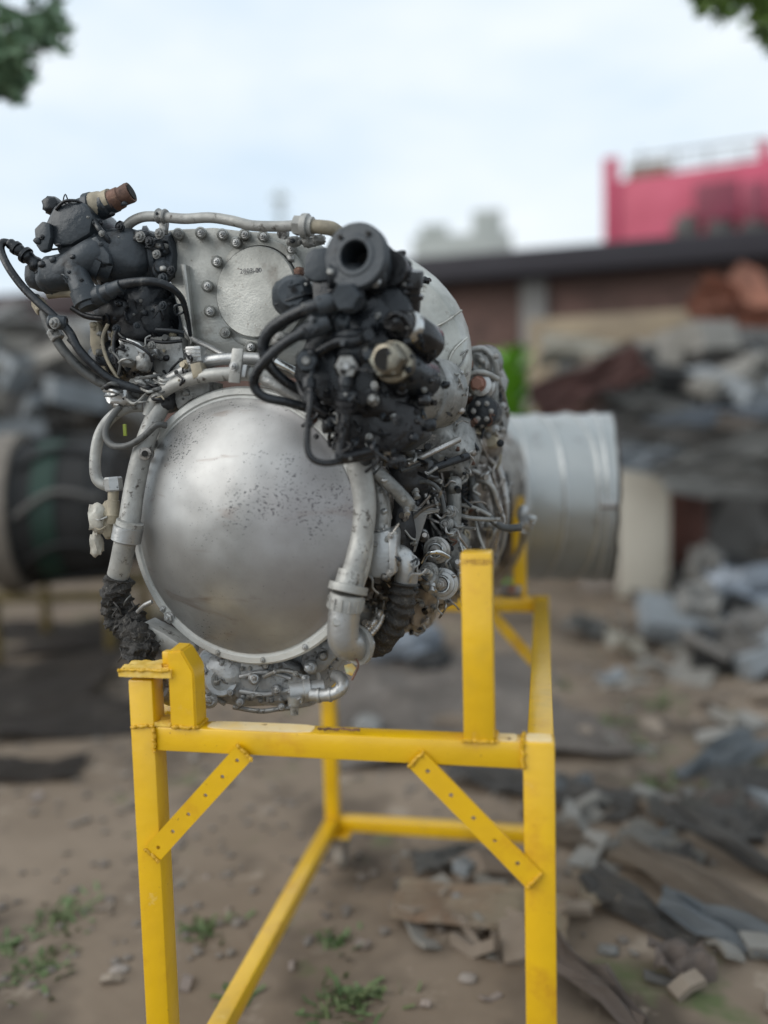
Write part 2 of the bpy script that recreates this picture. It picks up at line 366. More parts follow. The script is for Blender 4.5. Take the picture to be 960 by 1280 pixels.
patch('sheen_patch', xa, .004, xb, .036, TZ-.0015, YP, stand, 5, label='pale sky reflection painted at the right corner')
patch('sheen_patch', SW-WR+.004, .003, SW-.004, .037, TZ, YP, stand, 8, label='pale sky reflection painted at the right corner')
# front uprights
zt = un(229, 813, 0).z
x0, x1 = un(213, 908, 0).x, un(245, 908, 0).x
bm = bmesh.new()
b = [(x0, 0), (x1, 0), (x1, .042), (x0, .042)]
tops = [zt-.003, zt-.034, zt-.030, zt+.002]
v0 = [bm.verts.new((x, y, TZ-.0005)) for x, y in b]
mid = [bm.verts.new((x, y, z)) for (x, y), z in zip(b, tops)]
xm = x0+(x1-x0)*.55
m1 = bm.verts.new((xm, 0, zt)); m2 = bm.verts.new((xm, .042, zt+.001))
bm.faces.new((v0[0], v0[1], mid[1], m1, mid[0])); bm.faces.new((v0[1], v0[2], mid[2], mid[1])); bm.faces.new((v0[2], v0[3], mid[3], m2, mid[2])); bm.faces.new((v0[3], v0[0], mid[0], mid[3]))
bm.faces.new((mid[0], m1, m2, mid[3])); bm.faces.new((m1, mid[1], mid[2], m2)); bm.faces.new(v0[::-1])
bmesh.ops.recalc_face_normals(bm, faces=bm.faces); bmesh.ops.bevel(bm, geom=list(bm.edges), offset=.0025, segments=2, affect='EDGES')
finish('upright', bm, YE, stand, label='short front upright with a torch cut slanting top')
x0r, x1r = un(579.5, 925, 0).x, un(618, 925, 0).x
zr = un(597, 691, 0).z
box('upright', (x0r, -.0008, TZ-.0012), (x1r, .041, zr), YE, stand, label='tall front upright on the right of the engine')
ug = stand.children[-1]
def lettering(text, P, size, mat, parent, rot=(math.pi/2, 0, 0), ext=.0004, name='lettering', label=None):
    c = bpy.data.curves.new(name, 'FONT'); c.body = text; c.size = size; c.extrude = ext; c.align_x = 'CENTER'; c.materials.append(mat); c.resolution_u = 2
    tmp = bpy.data.objects.new(name, c); me = bpy.data.meshes.new_from_object(tmp); bpy.data.objects.remove(tmp); me.name = name
    if not me.materials: me.materials.append(mat)
    o = bpy.data.objects.new(name, me); COL.objects.link(o); o.location = P; o.rotation_euler = rot; setpar(o, parent)
    if label: o['label'] = label
    return o
INK = mk('marker_ink', (.20, .085, .012), (.40, .2, .02), 0, .6, 200)
lettering('-1MB5BN', (((x0r+x1r)/2), -.0011, zr-.017), .0125, INK, ug, ext=.0002, label='faint scrawled marks near the top of the upright')
zr2 = un(650, 621, SL_-T4).z; xa, xb = un(641.5, 740, SL_-T4).x, un(658, 740, SL_-T4).x
box('upright', (xa, SL_-T4, TZ-.001), (xb, SL_-.004, zr2), YE, stand, label='rear upright in front of the exhaust duct')
box('upright', (.03, SL_-T4, TZ-.001), (.068, SL_-.004, zr2-.05), YE, stand)
# left corner: overhanging plate, lower ledge
pa, pb = un(148, 846, -.004), un(214, 846, -.004)
pz = un(165, 846, -.004).z
def rough_plate(name, lo, hi, mat, parent, amp=.0025, seed=1, label=None):
    bm = bmesh.new(); nx, ny = 14, 10; g0 = []; g1 = []
    for i in range(nx+1):
        r0, r1 = [], []
        for j in range(ny+1):
            x = lo[0]+(hi[0]-lo[0])*i/nx; y = lo[1]+(hi[1]-lo[1])*j/ny
            ed = noise.noise(Vector((x*60, y*60, seed)))*.002
            if i in (0, nx): x += ed
            if j in (0, ny): y += ed
            q = Vector((x*90, y*90, seed*5)); r1.append(bm.verts.new((x, y, hi[2]+amp*noise.noise(q)+amp*.6*noise.noise(q*2.3)))); r0.append(bm.verts.new((x, y, lo[2])))
        g0.append(r0); g1.append(r1)
    for i in range(nx):
        for j in range(ny):
            bm.faces.new((g1[i][j], g1[i+1][j], g1[i+1][j+1], g1[i][j+1])); bm.faces.new((g0[i][j], g0[i][j+1], g0[i+1][j+1], g0[i+1][j]))
    for i in range(nx):
        bm.faces.new((g0[i][0], g0[i+1][0], g1[i+1][0], g1[i][0])); bm.faces.new((g0[i][ny], g1[i][ny], g1[i+1][ny], g0[i+1][ny]))
    for j in range(ny):
        bm.faces.new((g0[0][j], g1[0][j], g1[0][j+1], g0[0][j+1])); bm.faces.new((g0[nx][j], g0[nx][j+1], g1[nx][j+1], g1[nx][j]))
    bmesh.ops.recalc_face_normals(bm, faces=bm.faces)
    return finish(name, bm, mat, parent, ang=.8, label=label)
cp = rough_plate('corner_plate', (pa.x, -.006, pz), (pb.x, .05, pz+.012), YM, stand, .003, 1, label='rough torch cut plate on the left corner post')
rough_plate('corner_plate', (T4+.0005, .002, TZ-.001), (x0-.0006, .040, TZ+.005), YM, stand, .003, 4, label='rough painted ledge beside the left corner post')
box('gusset', (T4+.012, .014, pz+.0125), (T4+.030, .030, pz+.036), YE, stand, bev=.002)
for (a, b_) in (((T4, -.001, TZ-.002), (T4, -.001, TZ-T4)), ((SW-WR, -.001, TZ), (SW-WR, -.001, TZ-T4+.004)), ((x0, -.001, TZ+.001), (x1, -.001, TZ)),
                ((x1+.002, 0, TZ), (x1+.002, .038, TZ)), ((x0r-.001, -.0008, TZ-.001), (x1r, -.0008, TZ-.001)), ((x1r+.002, .001, TZ-.001), (x1r+.002, .04, TZ)),
                ((SW-WR, .002, TZ), (SW-WR, .038, TZ+.001)), ((pa.x, -.006, pz+.011), (pb.x, -.007, pz+.012)), ((0, T4, TZ-.01), (T4, T4, TZ)),
                ((SW-T4, SL_-T4-.001, TZ-.002), (SW-T4, SL_-T4-.001, TZ-T4)), ((T4, SL_-T4-.001, BZ), (T4, SL_-T4-.001, BZ-T4)), ((.002, SL_-T4, BZ), (T4, SL_-T4, BZ)),
                ((T4+.012, .013, pz+.014), (T4+.03, .013, pz+.014)), ((0.002, -.001, TZ-.003), (T4, -.001, TZ+.001))):
    weld([a, (Vector(a)+Vector(b_))/2, b_], .0028, stand)
xlump = un(330, 905, .03).x
weld([un(395, 912, 0)+Vector((0, .004, 0)), un(420, 915, 0)+Vector((0, .012, 0)), un(450, 914, 0)+Vector((0, .004, 0))], .002, stand, RU, 'paint_chip')
# drilled flat braces
def brace(pA, pB, wid, holes, y0, parent, thick=.004, label=None):
    """flat bar between world points (x,z) with real drilled holes; holes = fractions"""
    A = Vector((pA[0], 0, pA[1])); B = Vector((pB[0], 0, pB[1])); ln = (B-A).length; d = (B-A)/ln; w = Vector((-d.z, 0, d.x))
    bm = bmesh.new(); h = wid/2; cuts = []; cell = wid*.5; hr = wid*.105
    def add(q, yy): return bm.verts.new(A+d*q[0]+w*q[1]+Vector((0, yy, 0)))
    xs = [0.0]
    for f in holes: xs += [f*ln-cell, f*ln+cell]
    xs.append(ln)
    def quad(a, b2):
        for yy in (y0, y0+thick): bm.faces.new([add(q, yy) for q in ((a, -h), (b2, -h), (b2, h), (a, h))])
        for s_ in (-h, h): bm.faces.new([add((a, s_), y0), add((b2, s_), y0), add((b2, s_), y0+thick), add((a, s_), y0+thick)])
    for i in range(0, len(xs), 2):
        if xs[i+1]-xs[i] > 1e-5: quad(xs[i], xs[i+1])
    for f in holes:
        c = f*ln; sq = []
        for k in range(16):
            th = 2*math.pi*(k+.5)/16; q = (math.cos(th), math.sin(th)); m_ = max(abs(q[0]), abs(q[1])); sq.append(((c+q[0]/m_*cell), q[1]/m_*h, c+q[0]*hr, q[1]*hr))
        for k in range(16):
            p, q = sq[k], sq[(k+1) % 16]
            for yy in (y0, y0+thick): bm.faces.new([add((p[0], p[1]), yy), add((q[0], q[1]), yy), add((q[2], q[3]), yy), add((p[2], p[3]), yy)])
            bm.faces.new([add((p[2], p[3]), y0), add((q[2], q[3]), y0), add((q[2], q[3]), y0+thick), add((p[2], p[3]), y0+thick)])
            # corners of the cell: square ring misses them only between samples crossing a corner
        for sx in (-1, 1):
            for sy in (-1, 1):
                cand = sorted(sq, key=lambda t: (t[0]-(c+sx*cell))**2+(t[1]-sy*h)**2)[:2]
                for yy in (y0, y0+thick): bm.faces.new([add((cand[0][0], cand[0][1]), yy), add((c+sx*cell, sy*h), yy), add((cand[1][0], cand[1][1]), yy)])
        for s_ in (-h, h): bm.faces.new([add((c-cell, s_), y0), add((c+cell, s_), y0), add((c+cell, s_), y0+thick), add((c-cell, s_), y0+thick)])
    for xx in (0, ln): bm.faces.new([add((xx, -h), y0), add((xx, h), y0), add((xx, h), y0+thick), add((xx, -h), y0+thick)])
    bmesh.ops.remove_doubles(bm, verts=bm.verts, dist=1e-6); bmesh.ops.recalc_face_normals(bm, faces=bm.faces)
    o = finish('brace', bm, YE, parent, smooth=False, label=label)
    weld([A+w*h+Vector((0, y0, 0)), A+Vector((0, y0-.001, 0)), A-w*h+Vector((0, y0, 0))], .0028, parent)
    weld([B+w*h+Vector((0, y0, 0)), B+Vector((0, y0-.001, 0)), B-w*h+Vector((0, y0, 0))], .0028, parent)
    return o
def xz(px, py, y): p = un(px, py, y); return (p.x, p.z)
br = brace(xz(306, 940, -.005), xz(190, 1068, -.005), .0315, [.03+.05, .235, .415, .60, .77, .93], -.0055, stand, label='drilled flat brace at the left corner')
br = brace(xz(520, 949, -.005), xz(668, 1101, -.005), .0325, [.10, .30, .49, .67, .86], -.0055, stand, label='drilled flat brace at the right corner')
br = brace(xz(613, 766, SL_-T4-.004), xz(668, 828, SL_-T4-.004), .03, [.30, .55, .85], SL_-T4-.0045, stand)
# castors
def castor(x, y, first=None):
    c = empty('castor', (x, y, GZ), None, None) if False else bpy.data.objects.new('castor', None)
    COL.objects.link(c); c.location = (x, y, GZ); setpar(c, stand)
    box('mounting_plate', (x-.03, y-.03, BZ-T4-.007), (x+.03, y+.03, BZ-T4-.0005), YE, c, bev=.001)
    box('fork', (x-.021, y-.018, .018), (x-.017, y+.018, BZ-T4-.0075), ST, c, bev=.001)
    box('fork', (x+.017, y-.018, .018), (x+.021, y+.018, BZ-T4-.0075), ST, c, bev=.001)
    w = lathe('wheel', Vector((x-.0145, y-.006, GZ+.034)), (1, 0, 0), [(0, .012), (0, .026), (.001, .031), (.004, .034), (.025, .034), (.028, .031), (.029, .026), (.029, .012)], mk('castor_wheel', (.36, .32, .27), (.26, .22, .18), 0, .6) if 'castor_wheel' not in MATS else MATS['castor_wheel'], c, 24)
    lathe('axle', Vector((x-.024, y-.006, GZ+.034)), (1, 0, 0), [(0, .006), (.048, .006)], ST, c, 10)
    return c
castor(.048, SL_-.045); castor(SW-.03, SL_-.03); castor(.03, .03); castor(SW-.03, .03)
cc = un(425, 1060, SL_-.035)

# ================================================================== ENGINE
PC = un(304, 659, .12); S0 = ps(PC)                   # centre of the front ring, metres per photo pixel there
EPS = R_(12); AX = Vector((math.sin(EPS), math.cos(EPS), 0))     # engine axis, pointing away from the camera
eng = empty('turboshaft_engine', (PC.x, PC.y+.3, un(330, 893, .1).z), 'silver turboshaft aircraft engine with domed front cover mounted on the yellow stand', 'engine')
def P(name, *a, **k): return k
# --- dome and ring
prof = [(-2, 160), (3.0, 160), (4.5, 157), (6, 154), (8, 151)]
for i in range(1, 25):
    f = i/24; r = 151*(1-f); prof.append((8+52*(1-(r/151)**2.1)**1.0 if r > 0 else 60, r))
bm = bmesh.new(); lathe_bm(bm, PC, -AX, [(t*S0, r*S0) for t, r in prof], 96, closed=False)
for v in bm.verts:                                      # shallow dents
    q = v.co-PC; v.co += AX*(noise.noise(q*16)*.0016+noise.noise(q*38+Vector((4, 1, 0)))*.0006)
bmesh.ops.recalc_face_normals(bm, faces=bm.faces)
dome = finish('front_dome', bm, DOME, eng, ang=.6, loc=PC)
RINGM = mk('ring_paint', (.56, .56, .53), (.44, .44, .42), .1, .45, 14, spk=((.12, .10, .08), 60, .64, .74), bump=.25, bscale=110)
ring = lathe('mounting_ring', PC, -AX, [(q*S0, r*S0) for q, r in [(-22, 158), (-22, 168), (-12, 169), (-10, 174), (0, 174.5), (3, 172), (3.5, 165), (1, 163), (1, 158.5), (-4, 158)]], RINGM, eng, 96, closed=False)
def ringpt(ang, r, t=3):                                # angle clockwise from the top as seen from the front
    _, u, v = frame(-AX)
    up = Vector((0, 0, 1)); rt = Vector((AX.y, -AX.x, 0))
    return PC-AX*t*S0+(up*math.cos(ang)+rt*math.sin(ang))*r*S0
for a_, m_, rr in ((-136, CL, 6.5), (-131, CL, 4), (38, RU, 7.5), (120, RED, 7), (-58, CL, 5), (-50, MG, 6), (-64, CL, 4), (150, CL, 4), (172, WH, 3.5), (-165, WH, 3.5)):
    bolt(0, 0, 0, rr, m_, ring, d=-AX, P=ringpt(R_(a_), 168))
# lug on the ring, lower left, sitting above the corner plate
prism('mounting_lug', [(178, 778), (205, 792), (235, 812), (236, 822), (205, 816), (183, 806)], .105, .15, WH, eng)
# --- casing behind the ring (compressor, neck, combustor)
cas = [(8, 150), (14, 166), (40, 160), (70, 150), (90, 128), (180, 112), (330, 112), (360, 128), (430, 134), (560, 140), (600, 152), (640, 156), (800, 160), (880, 166)]
lathe('compressor_casing', PC, AX, [(t*S0, r*S0) for t, r in cas], HT, eng, 64, closed=True)
for i, t in enumerate((46, 60, 100, 150, 200, 260, 300, 372, 400, 460, 500, 540)):
    r = [161, 156, 132, 124, 119, 118, 118, 136, 139, 142, 144, 146][i]
    o = lathe('casing_flange', PC, AX, [((t-3)*S0, (r-8)*S0), ((t-3)*S0, r*S0), ((t+3)*S0, r*S0), ((t+3)*S0, (r-8)*S0)], MG if i % 2 else ST, eng, 64)
    if i >= 5:
        up = Vector((0, 0, 1)); rt = Vector((AX.y, -AX.x, 0))
        for k in range(5, 26):
            th = R_(k*7); c_ = PC+AX*(t-4)*S0+(up*math.cos(th)+rt*math.sin(th))*(r-4)*S0
            bolt(0, 0, 0, 3.2, ST, o, d=-AX, P=c_)
# --- exhaust flange and duct turned to the right
HC = un(549, 644, 1.235)
HS = ps(HC)
hf = lathe('exhaust_flange', HC, AX, [(q*HS, r*HS) for q, r in [(-34, 94), (-33, 100), (-28, 103), (-26, 106), (-20, 106), (-18, 103), (-4, 104), (-2, 109), (3, 109), (5, 104), (30, 104), (60, 92)]], HT, eng, 72)
up = Vector((0, 0, 1)); rt = Vector((AX.y, -AX.x, 0))
for k in range(0, 36):
    th = R_(k*10+3); bolt(0, 0, 0, 2.6, ST, hf, d=-AX, P=HC-AX*3*HS+(up*math.cos(th)+rt*math.sin(th))*107.5*HS)
DA = Vector((math.sin(R_(89)), math.cos(R_(89)), 0))
D0 = un(596, 621, 1.40); DS = ps(D0)
def proj(Pn):
    d = Pn-CAM; z = d.dot(_F); return 480+FPX*d.dot(_R)/z, 640-FPX*d.dot(_U)/z
ln = .2
while proj(D0+DA*ln)[0] < 762: ln += .002
DL = ln; DR = 100*DS
R2 = proj(D0+DA*DL)
dz = Vector((0, 0, (R2[1]-621)*DS*1.0))                 # keep the axis level in the picture
DA2 = (DA*DL+dz).normalized()
bm = bmesh.new(); nseg = 96; prof = []
nst = 46; rings_ = []
a_, u_, v_ = frame(DA2)
bumps = [(.30, .0045, .17), (.52, .0065, .22), (.745, .007, .23), (.885, .006, .065)]   # mitred seams: place, height, lean
nst = 150; tt = [i/nst for i in range(nst+1)]
tocam = (Vector((CAM.x, CAM.y, 0))-Vector((D0.x, D0.y, 0))); tocam = (tocam-DA2*tocam.dot(DA2)).normalized()
for t in tt:
    rg = []
    for i in range(nseg):
        th = 2*math.pi*i/nseg; n_ = u_*math.cos(th)+v_*math.sin(th)
        r = DR*(1.0+.01*t)
        for bt, bh, bl in bumps:
            dd = abs(t-bt-bl*(n_.dot(tocam)-.4)-.012*noise.noise(n_*1.5+Vector((bt*9, 0, 0))))
            r += bh*max(0, 1-(dd/.013)**2)*.45
        r += DR*.010*noise.noise(n_*2.2+Vector((t*1.6, 3, 0)))+DR*.004*noise.noise(n_*6+Vector((t*6, 0, 5)))
        ex = .006*noise.noise(n_*5+Vector((8, 8, 8))) if t > .999 else 0
        rg.append(bm.verts.new(D0+DA2*(DL*t+ex)+n_*r))
    rings_.append(rg)
for t in (1.0, .6, .1, -.4):                            # the inside of the duct
    rings_.append([bm.verts.new(D0+DA2*(DL*t+(0 if t < 1 else .001))+(u_*math.cos(2*math.pi*i/nseg)+v_*math.sin(2*math.pi*i/nseg))*(DR-.004)) for i in range(nseg)])
for A, B in zip(rings_, rings_[1:]):
    for i in range(nseg): bm.faces.new((A[i], A[(i+1) % nseg], B[(i+1) % nseg], B[i]))
bmesh.ops.recalc_face_normals(bm, faces=bm.faces)
DUC = mk('duct_sheet', (.40, .415, .41), (.33, .345, .34), .6, .40, 4, spk=[((.22, .21, .20), 15, .6, .72), ((.5, .5, .5), 60, .68, .76)], bump=.12, bscale=40, rvar=.06)
SEAM = mk('bright_weld_seam', (.72, .72, .70), (.5, .5, .49), .6, .35, 30)
DUK = mk('duct_sooty_edge', (.09, .075, .065), (.035, .03, .028), .5, .6, 60, bump=.4)
duct = finish('exhaust_duct', bm, DUC, eng, ang=.9)
for bt, bh, bl in bumps:
    pth = []
    for i in range(73):
        th = 2*math.pi*i/72; n_ = u_*math.cos(th)+v_*math.sin(th); t = bt+bl*(n_.dot(tocam)-.4)+.012*noise.noise(n_*1.5+Vector((bt*9, 0, 0)))
        r = DR*(1.0+.01*t)+DR*.010*noise.noise(n_*2.2+Vector((t*1.6, 3, 0)))+DR*.004*noise.noise(n_*6+Vector((t*6, 0, 5)))+bh*.45+.0012
        pth.append(D0+DA2*DL*t+n_*r)
    bm = bmesh.new(); tube_bm(bm, pth, lambda q: .0021*(1+.3*noise.noise(Vector((q*30, bt, 0)))), 8); finish('weld_seam', bm, SEAM, duct, ang=1.2)
# ragged rolled rim
pts = []
bm = bmesh.new(); path = []
for i in range(97):
    th = 2*math.pi*i/96; n_ = u_*math.cos(th)+v_*math.sin(th)
    path.append(D0+DA2*(DL+.002+.005*noise.noise(n_*5+Vector((8, 8, 8))))+n_*(DR*1.012+DR*.012*noise.noise(n_*2.2+Vector((1.6, 3, 0)))+.002*noise.noise(n_*14)))
tube_bm(bm, path, .0042, 8); finish('rim', bm, DUK, duct, ang=1.2)
# heat shield collar between flange and duct (closes the gap behind)
lathe('duct_elbow', HC+AX*40*HS, (D0-HC-AX*40*HS), [(0, 96*HS), ((D0-HC-AX*40*HS).length, 98*HS)], DUC, eng, 48)
lathe('elbow_cap', D0-DA*.10, DA, [(-.06, 0), (-.04, DR*.6), (0, DR*.9), (.1, DR)], DUC, eng, 48, closed=False)
# seam plate with a weld on the rim at right
cp_ = un(760, 621, 1.20)
n_ = (Vector((CAM.x, CAM.y, 0))-Vector((D0.x, D0.y, 0))); n_ = (n_-DA2*n_.dot(DA2)).normalized(); n_ = Vector((n_.x, n_.y, 0))
q0 = D0+DA2*(DL*.93)+n_*(DR*1.016)
rbox('seam_patch', q0, (.05, .004, .022), (0, 0, math.atan2(DA2.y, DA2.x)), CL, duct, bev=.0015)
weld([q0+DA2*-.02+Vector((0, 0, -.012))+n_*.003, q0+DA2*.024+Vector((0, 0, -.012))+n_*.003], .0022, duct, RU)
# --- gearbox at the bottom
GB = mk('gearbox_casting', (.46, .47, .47), (.32, .325, .33), .3, .45, 18, spk=[((.06, .055, .05), 45, .56, .68), ((.55, .55, .55), 60, .64, .76)], bump=.6, bscale=90)
gb = prism('oil_gearbox', [(244, 822), (258, 808), (330, 812), (404, 800), (440, 790), (438, 816), (414, 846), (408, 866), (392, 884), (366, 889), (340, 884), (300, 886), (262, 878), (246, 860)], .185, .32, GB, eng, bev=7)
prism('gearbox_cover', [(286, 838), (300, 828), (352, 826), (372, 836), (380, 858), (370, 876), (330, 880), (296, 876), (284, 860)], .150, .187, GB, eng, bev=6)
prism('gearbox_web', [(380, 806), (422, 798), (430, 812), (404, 840), (384, 846), (374, 830)], .165, .187, GB, eng, bev=5)
lump('oil_gearbox_housing', 285, 834, .19, 36, 26, 40, GB, eng, amp=.12, fr=2.4, sub=3, seed=2)
for k in range(11):
    th = k*.571; bolt(332+44*math.cos(th), 853+23*math.sin(th), .148, 3, [CL, MG][k % 2], gb)
for k, pl in enumerate(([(262, 828), (290, 819), (330, 822), (372, 816), (410, 806)], [(252, 846), (262, 866), (282, 880)], [(392, 824), (398, 850), (392, 872)])):
    pipe('cast_rib', [(x, y_, .172) for x, y_ in pl], 3.5, GB, gb, 8)
pipe('cast_rib', [(300, 846, .147), (332, 840, .145), (364, 848, .147)], 3, GB, gb, 8); pipe('cast_rib', [(300, 864, .147), (332, 868, .145), (364, 862, .147)], 3, GB, gb, 8)
cyl('sump_cover', (277, 850, .135), (277, 850, .19), [(0, 19), (.1, 21), (1, 22)], GB, eng, 24)
cyl('cover_recess', (277, 850, .134), (277, 850, .145), [(0, 13), (1, 14)], MG, eng, 20)
cyl('drain_plug', (262, 876, .10), (264, 875, .18), [(0, 6), (.05, 9.5), (.3, 10), (.32, 8), (1, 9)], CL, eng, 20)
bolt(262, 876, .10, 4, CL, eng)
cyl('gearbox_port', (362, 866, .08), (405, 860, .10), [(0, 12), (.4, 12), (.42, 14), (.6, 14), (.62, 11), (1, 11)], CL, eng, 18)
pipe('elbow_pipe', [(388, 868, .08), (405, 869, .08), (420, 866, .08), (428, 858, .085), (427, 849, .10), (420, 845, .12)], 8, CL, eng, 14)
for q in ((399, 869, .08), (413, 868, .08), (424, 862, .083)): lathe('pipe_rib', un(*q), (1, 0, .1), [(-.002, 9.2*S0), (.002, 9.2*S0)], CL, eng, 16)
rnd = random.Random(11)
for i, (px, py, r) in enumerate([(300, 878, 6), (318, 848, 8), (346, 862, 7), (332, 832, 5), (388, 834, 8), (376, 872, 7), (254, 838, 6), (404, 820, 6), (352, 884, 5), (288, 866, 5), (420, 808, 5)]):
    cyl('boss', (px, py, .128), (px, py, .17), [(0, r*.6), (.05, r*.8), (.3, r*.85), (.34, r), (1, r*1.1)], [GB, CL, GB, MG][i % 4], gb, 16)
    bolt(px, py, .126, r*.42, [CL, ST][i % 2], gb)
for pl in ([(292, 884, .14), (325, 889, .135), (350, 886, .14), (372, 884, .15)], [(384, 852, .14), (372, 842, .135), (350, 838, .135), (330, 846, .14)]):
    pipe('oil_line', pl, 3.2, rnd.choice([GB, MG]), gb, 8)
cyl('drain_boss', (368, 870, .07), (368, 893, .07), [(0, 9), (.5, 8), (.55, 6), (1, 5)], MG, eng, 12)
# grey bracket with bolt seen behind the left corner post
cyl('mount_trunnion', (192, 858, .03), (215, 866, .09), [(0, 9), (.2, 11), (.22, 15), (1, 17)], MG, eng, 18)
bolt(192, 858, .027, 6, CL, eng, d=(-.5, -1, .2))
# yellow-green tag hanging right of the gearbox
prism('paint_tag', [(430, 832), (440, 829), (445, 835), (440, 845), (433, 842)], .085, .087, mk('pale_green_tag', (.40, .44, .28), (.5, .3, .04), 0, .5, 60), eng, bev=0, label='small pale green and orange tag')
pipe('tag_wire', [(430, 815, .06), (437, 818, .058), (448, 830, .06), (440, 850, .06)], 1.4, RU, eng, 6)
# --- right hand bleed pipe: straight run, collars, elbow
pipe('bleed_pipe', [(432, 540, .10), (447, 580, .09), (455, 625, .085), (452, 670, .08), (445, 702, .07), (438, 722, .06)], (17, 13.5), WH, eng, 18)
pipe('outer_pipe', [(452, 560, .13), (470, 600, .13), (477, 640, .13), (475, 668, .13)], 12, MG, eng, 14)
cn = cyl('pipe_collar', (440, 713, .062), (434, 741, .055), [(0, 17), (.6, 18), (.62, 25), (.95, 25), (1, 20)], WH, eng, 28)
cyl('pipe_collar', (434, 742, .055), (430, 768, .055), [(0, 20), (.1, 22), (.75, 22), (.8, 18), (1, 18)], WH, eng, 28)
c0, c1 = un(434, 742, .055), un(430, 768, .055)
for k in range(14):
    th = 2*math.pi*k/14; a_, u_, v_ = frame(c1-c0); s = ps(c0)
    q = c0+(c1-c0)*.45+(u_*math.cos(th)+v_*math.sin(th))*22*s
    wtube('collar_rib', [q-(c1-c0)*.28, q, q+(c1-c0)*.28], 1.6*s, WH, eng, 6, 2)
pipe('elbow_pipe', [(431, 762, .055), (429, 782, .055), (430, 800, .058), (438, 806, .07), (452, 806, .10)], 20, CL, eng, 20)
cyl('elbow_boss', (421, 777, .03), (424, 778, .06), [(0, 5), (.1, 6.5), (1, 7)], WH, eng, 14)
lathe('elbow_band', un(447, 806, .085), (.5, .8, 0), [(-.004, 19*S0), (-.004, 24*S0), (.004, 24*S0), (.004, 19*S0)], WH, eng, 24)
# valve box
prism('valve_box', [(459, 668), (488, 662), (492, 668), (490, 720), (485, 724), (459, 722)], .10, .17, CL, eng, bev=3)
prism('valve_flange', [(485, 664), (496, 668), (495, 716), (486, 724)], .09, .12, CL, eng, bev=2)
bolt(487, 716, .085, 4, ST, eng); bolt(488, 670, .085, 3.5, ST, eng)
pipe('bleed_elbow', [(490, 695, .13), (502, 697, .13), (508, 712, .13), (506, 735, .135)], 15, CL, eng, 16)
pipe('braided_hose', [(506, 728, .13), (503, 750, .13), (494, 775, .135), (480, 797, .15), (468, 806, .18)], 16, BU, eng, 20, ribs=9, rough=.18)
pipe('braided_conduit', [(442, 800, .10), (455, 790, .10), (468, 777, .11), (476, 764, .12)], 5, ST, eng, 10, ribs=14)
pipe('braided_conduit', [(446, 806, .10), (460, 796, .10), (472, 783, .11), (479, 768, .12)], 4, ST, eng, 10, ribs=14)
lathe('drain_cone', un(535, 735, .30), (-.35, -.05, -1), [(0, 26*S0*1.1), (.01, 27*S0), (.07, 10*S0), (.075, 0)], HT, eng, 20)
# added bodies fill the void right of the ring; black one paints its shade
lump('void_filler', 505, 655, .36, 40, 85, 110, BK, eng, amp=.2, seed=5)
lump('void_filler', 475, 610, .26, 28, 60, 80, HT, eng, amp=.2, seed=6)
lump('lower_casing', 500, 742, .42, 48, 44, 90, HT, eng, amp=.18, fr=3, sub=4, seed=92)
lump('lower_casing', 470, 770, .36, 34, 34, 70, MG, eng, amp=.18, fr=3, sub=4, seed=93)
# grey forked bracket
br_ = prism('support_bracket', [(503, 631), (548, 636), (548, 640), (534, 643), (519, 690), (511, 692), (513, 645), (505, 637)], .22, .226, CL, eng, bev=.6)
pipe('bracket_edge', [(503, 631, .219), (508, 636, .218), (530, 639, .218), (549, 637, .219)], 1.6, WH, eng, 8)
pipe('cable', [(490, 672, .20), (486, 650, .2), (490, 625, .2), (500, 612, .21)], 1.6, ST, eng, 6)
pipe('cable', [(505, 608, .2), (530, 602, .2), (548, 612, .2), (556, 640, .2)], 3, GR, eng, 8)
# fuel nozzle column and round fittings
pipe('fuel_rail', [(566, 602, .30), (568, 640, .30), (565, 690, .30), (560, 735, .30)], 9, MG, eng, 12)
lump('fuel_rail_head', 568, 606, .29, 9, 11, 10, MG, eng, seed=3, amp=.1)
prism('valve_block', [(528, 676), (566, 668), (580, 680), (577, 735), (560, 748), (540, 744), (526, 722)], .26, .40, MG, eng, bev=4)
for (x, y_, d, r, m_) in ((545, 688, .22, 17, ST), (552, 730, .22, 20, CL), (535, 715, .20, 12, MG), (561, 640, .26, 8, CL), (557, 655, .26, 9, MG)):
    v_b = cyl('round_valve', (x, y_, d), (x+6, y_-2, d+.06), [(0, r*.7), (.02, r*.78), (.12, r*.8), (.14, r), (.35, r), (.4, r*.85), (1, r*.85)], m_, eng, 26)
    lathe('valve_ring', un(x-.5, y_, d-.001), (.12, 1, -.05), [(0, r*.45*S0), (-.004, r*.5*S0), (-.004, r*.58*S0), (0, r*.62*S0)], CH if r > 15 else ST, eng, 24)
    bolt(x-1, y_, d-.004, r*.36, ST, eng)
pipe('bent_tube', [(528, 702, .2), (535, 692, .18), (548, 690, .18), (560, 696, .2)], 3.4, CH, eng, 8)
cyl('knurled_plug', (531, 716, .19), (540, 730, .22), [(0, 9), (.3, 9), (.35, 12), (1, 12)], MG, eng, 16)
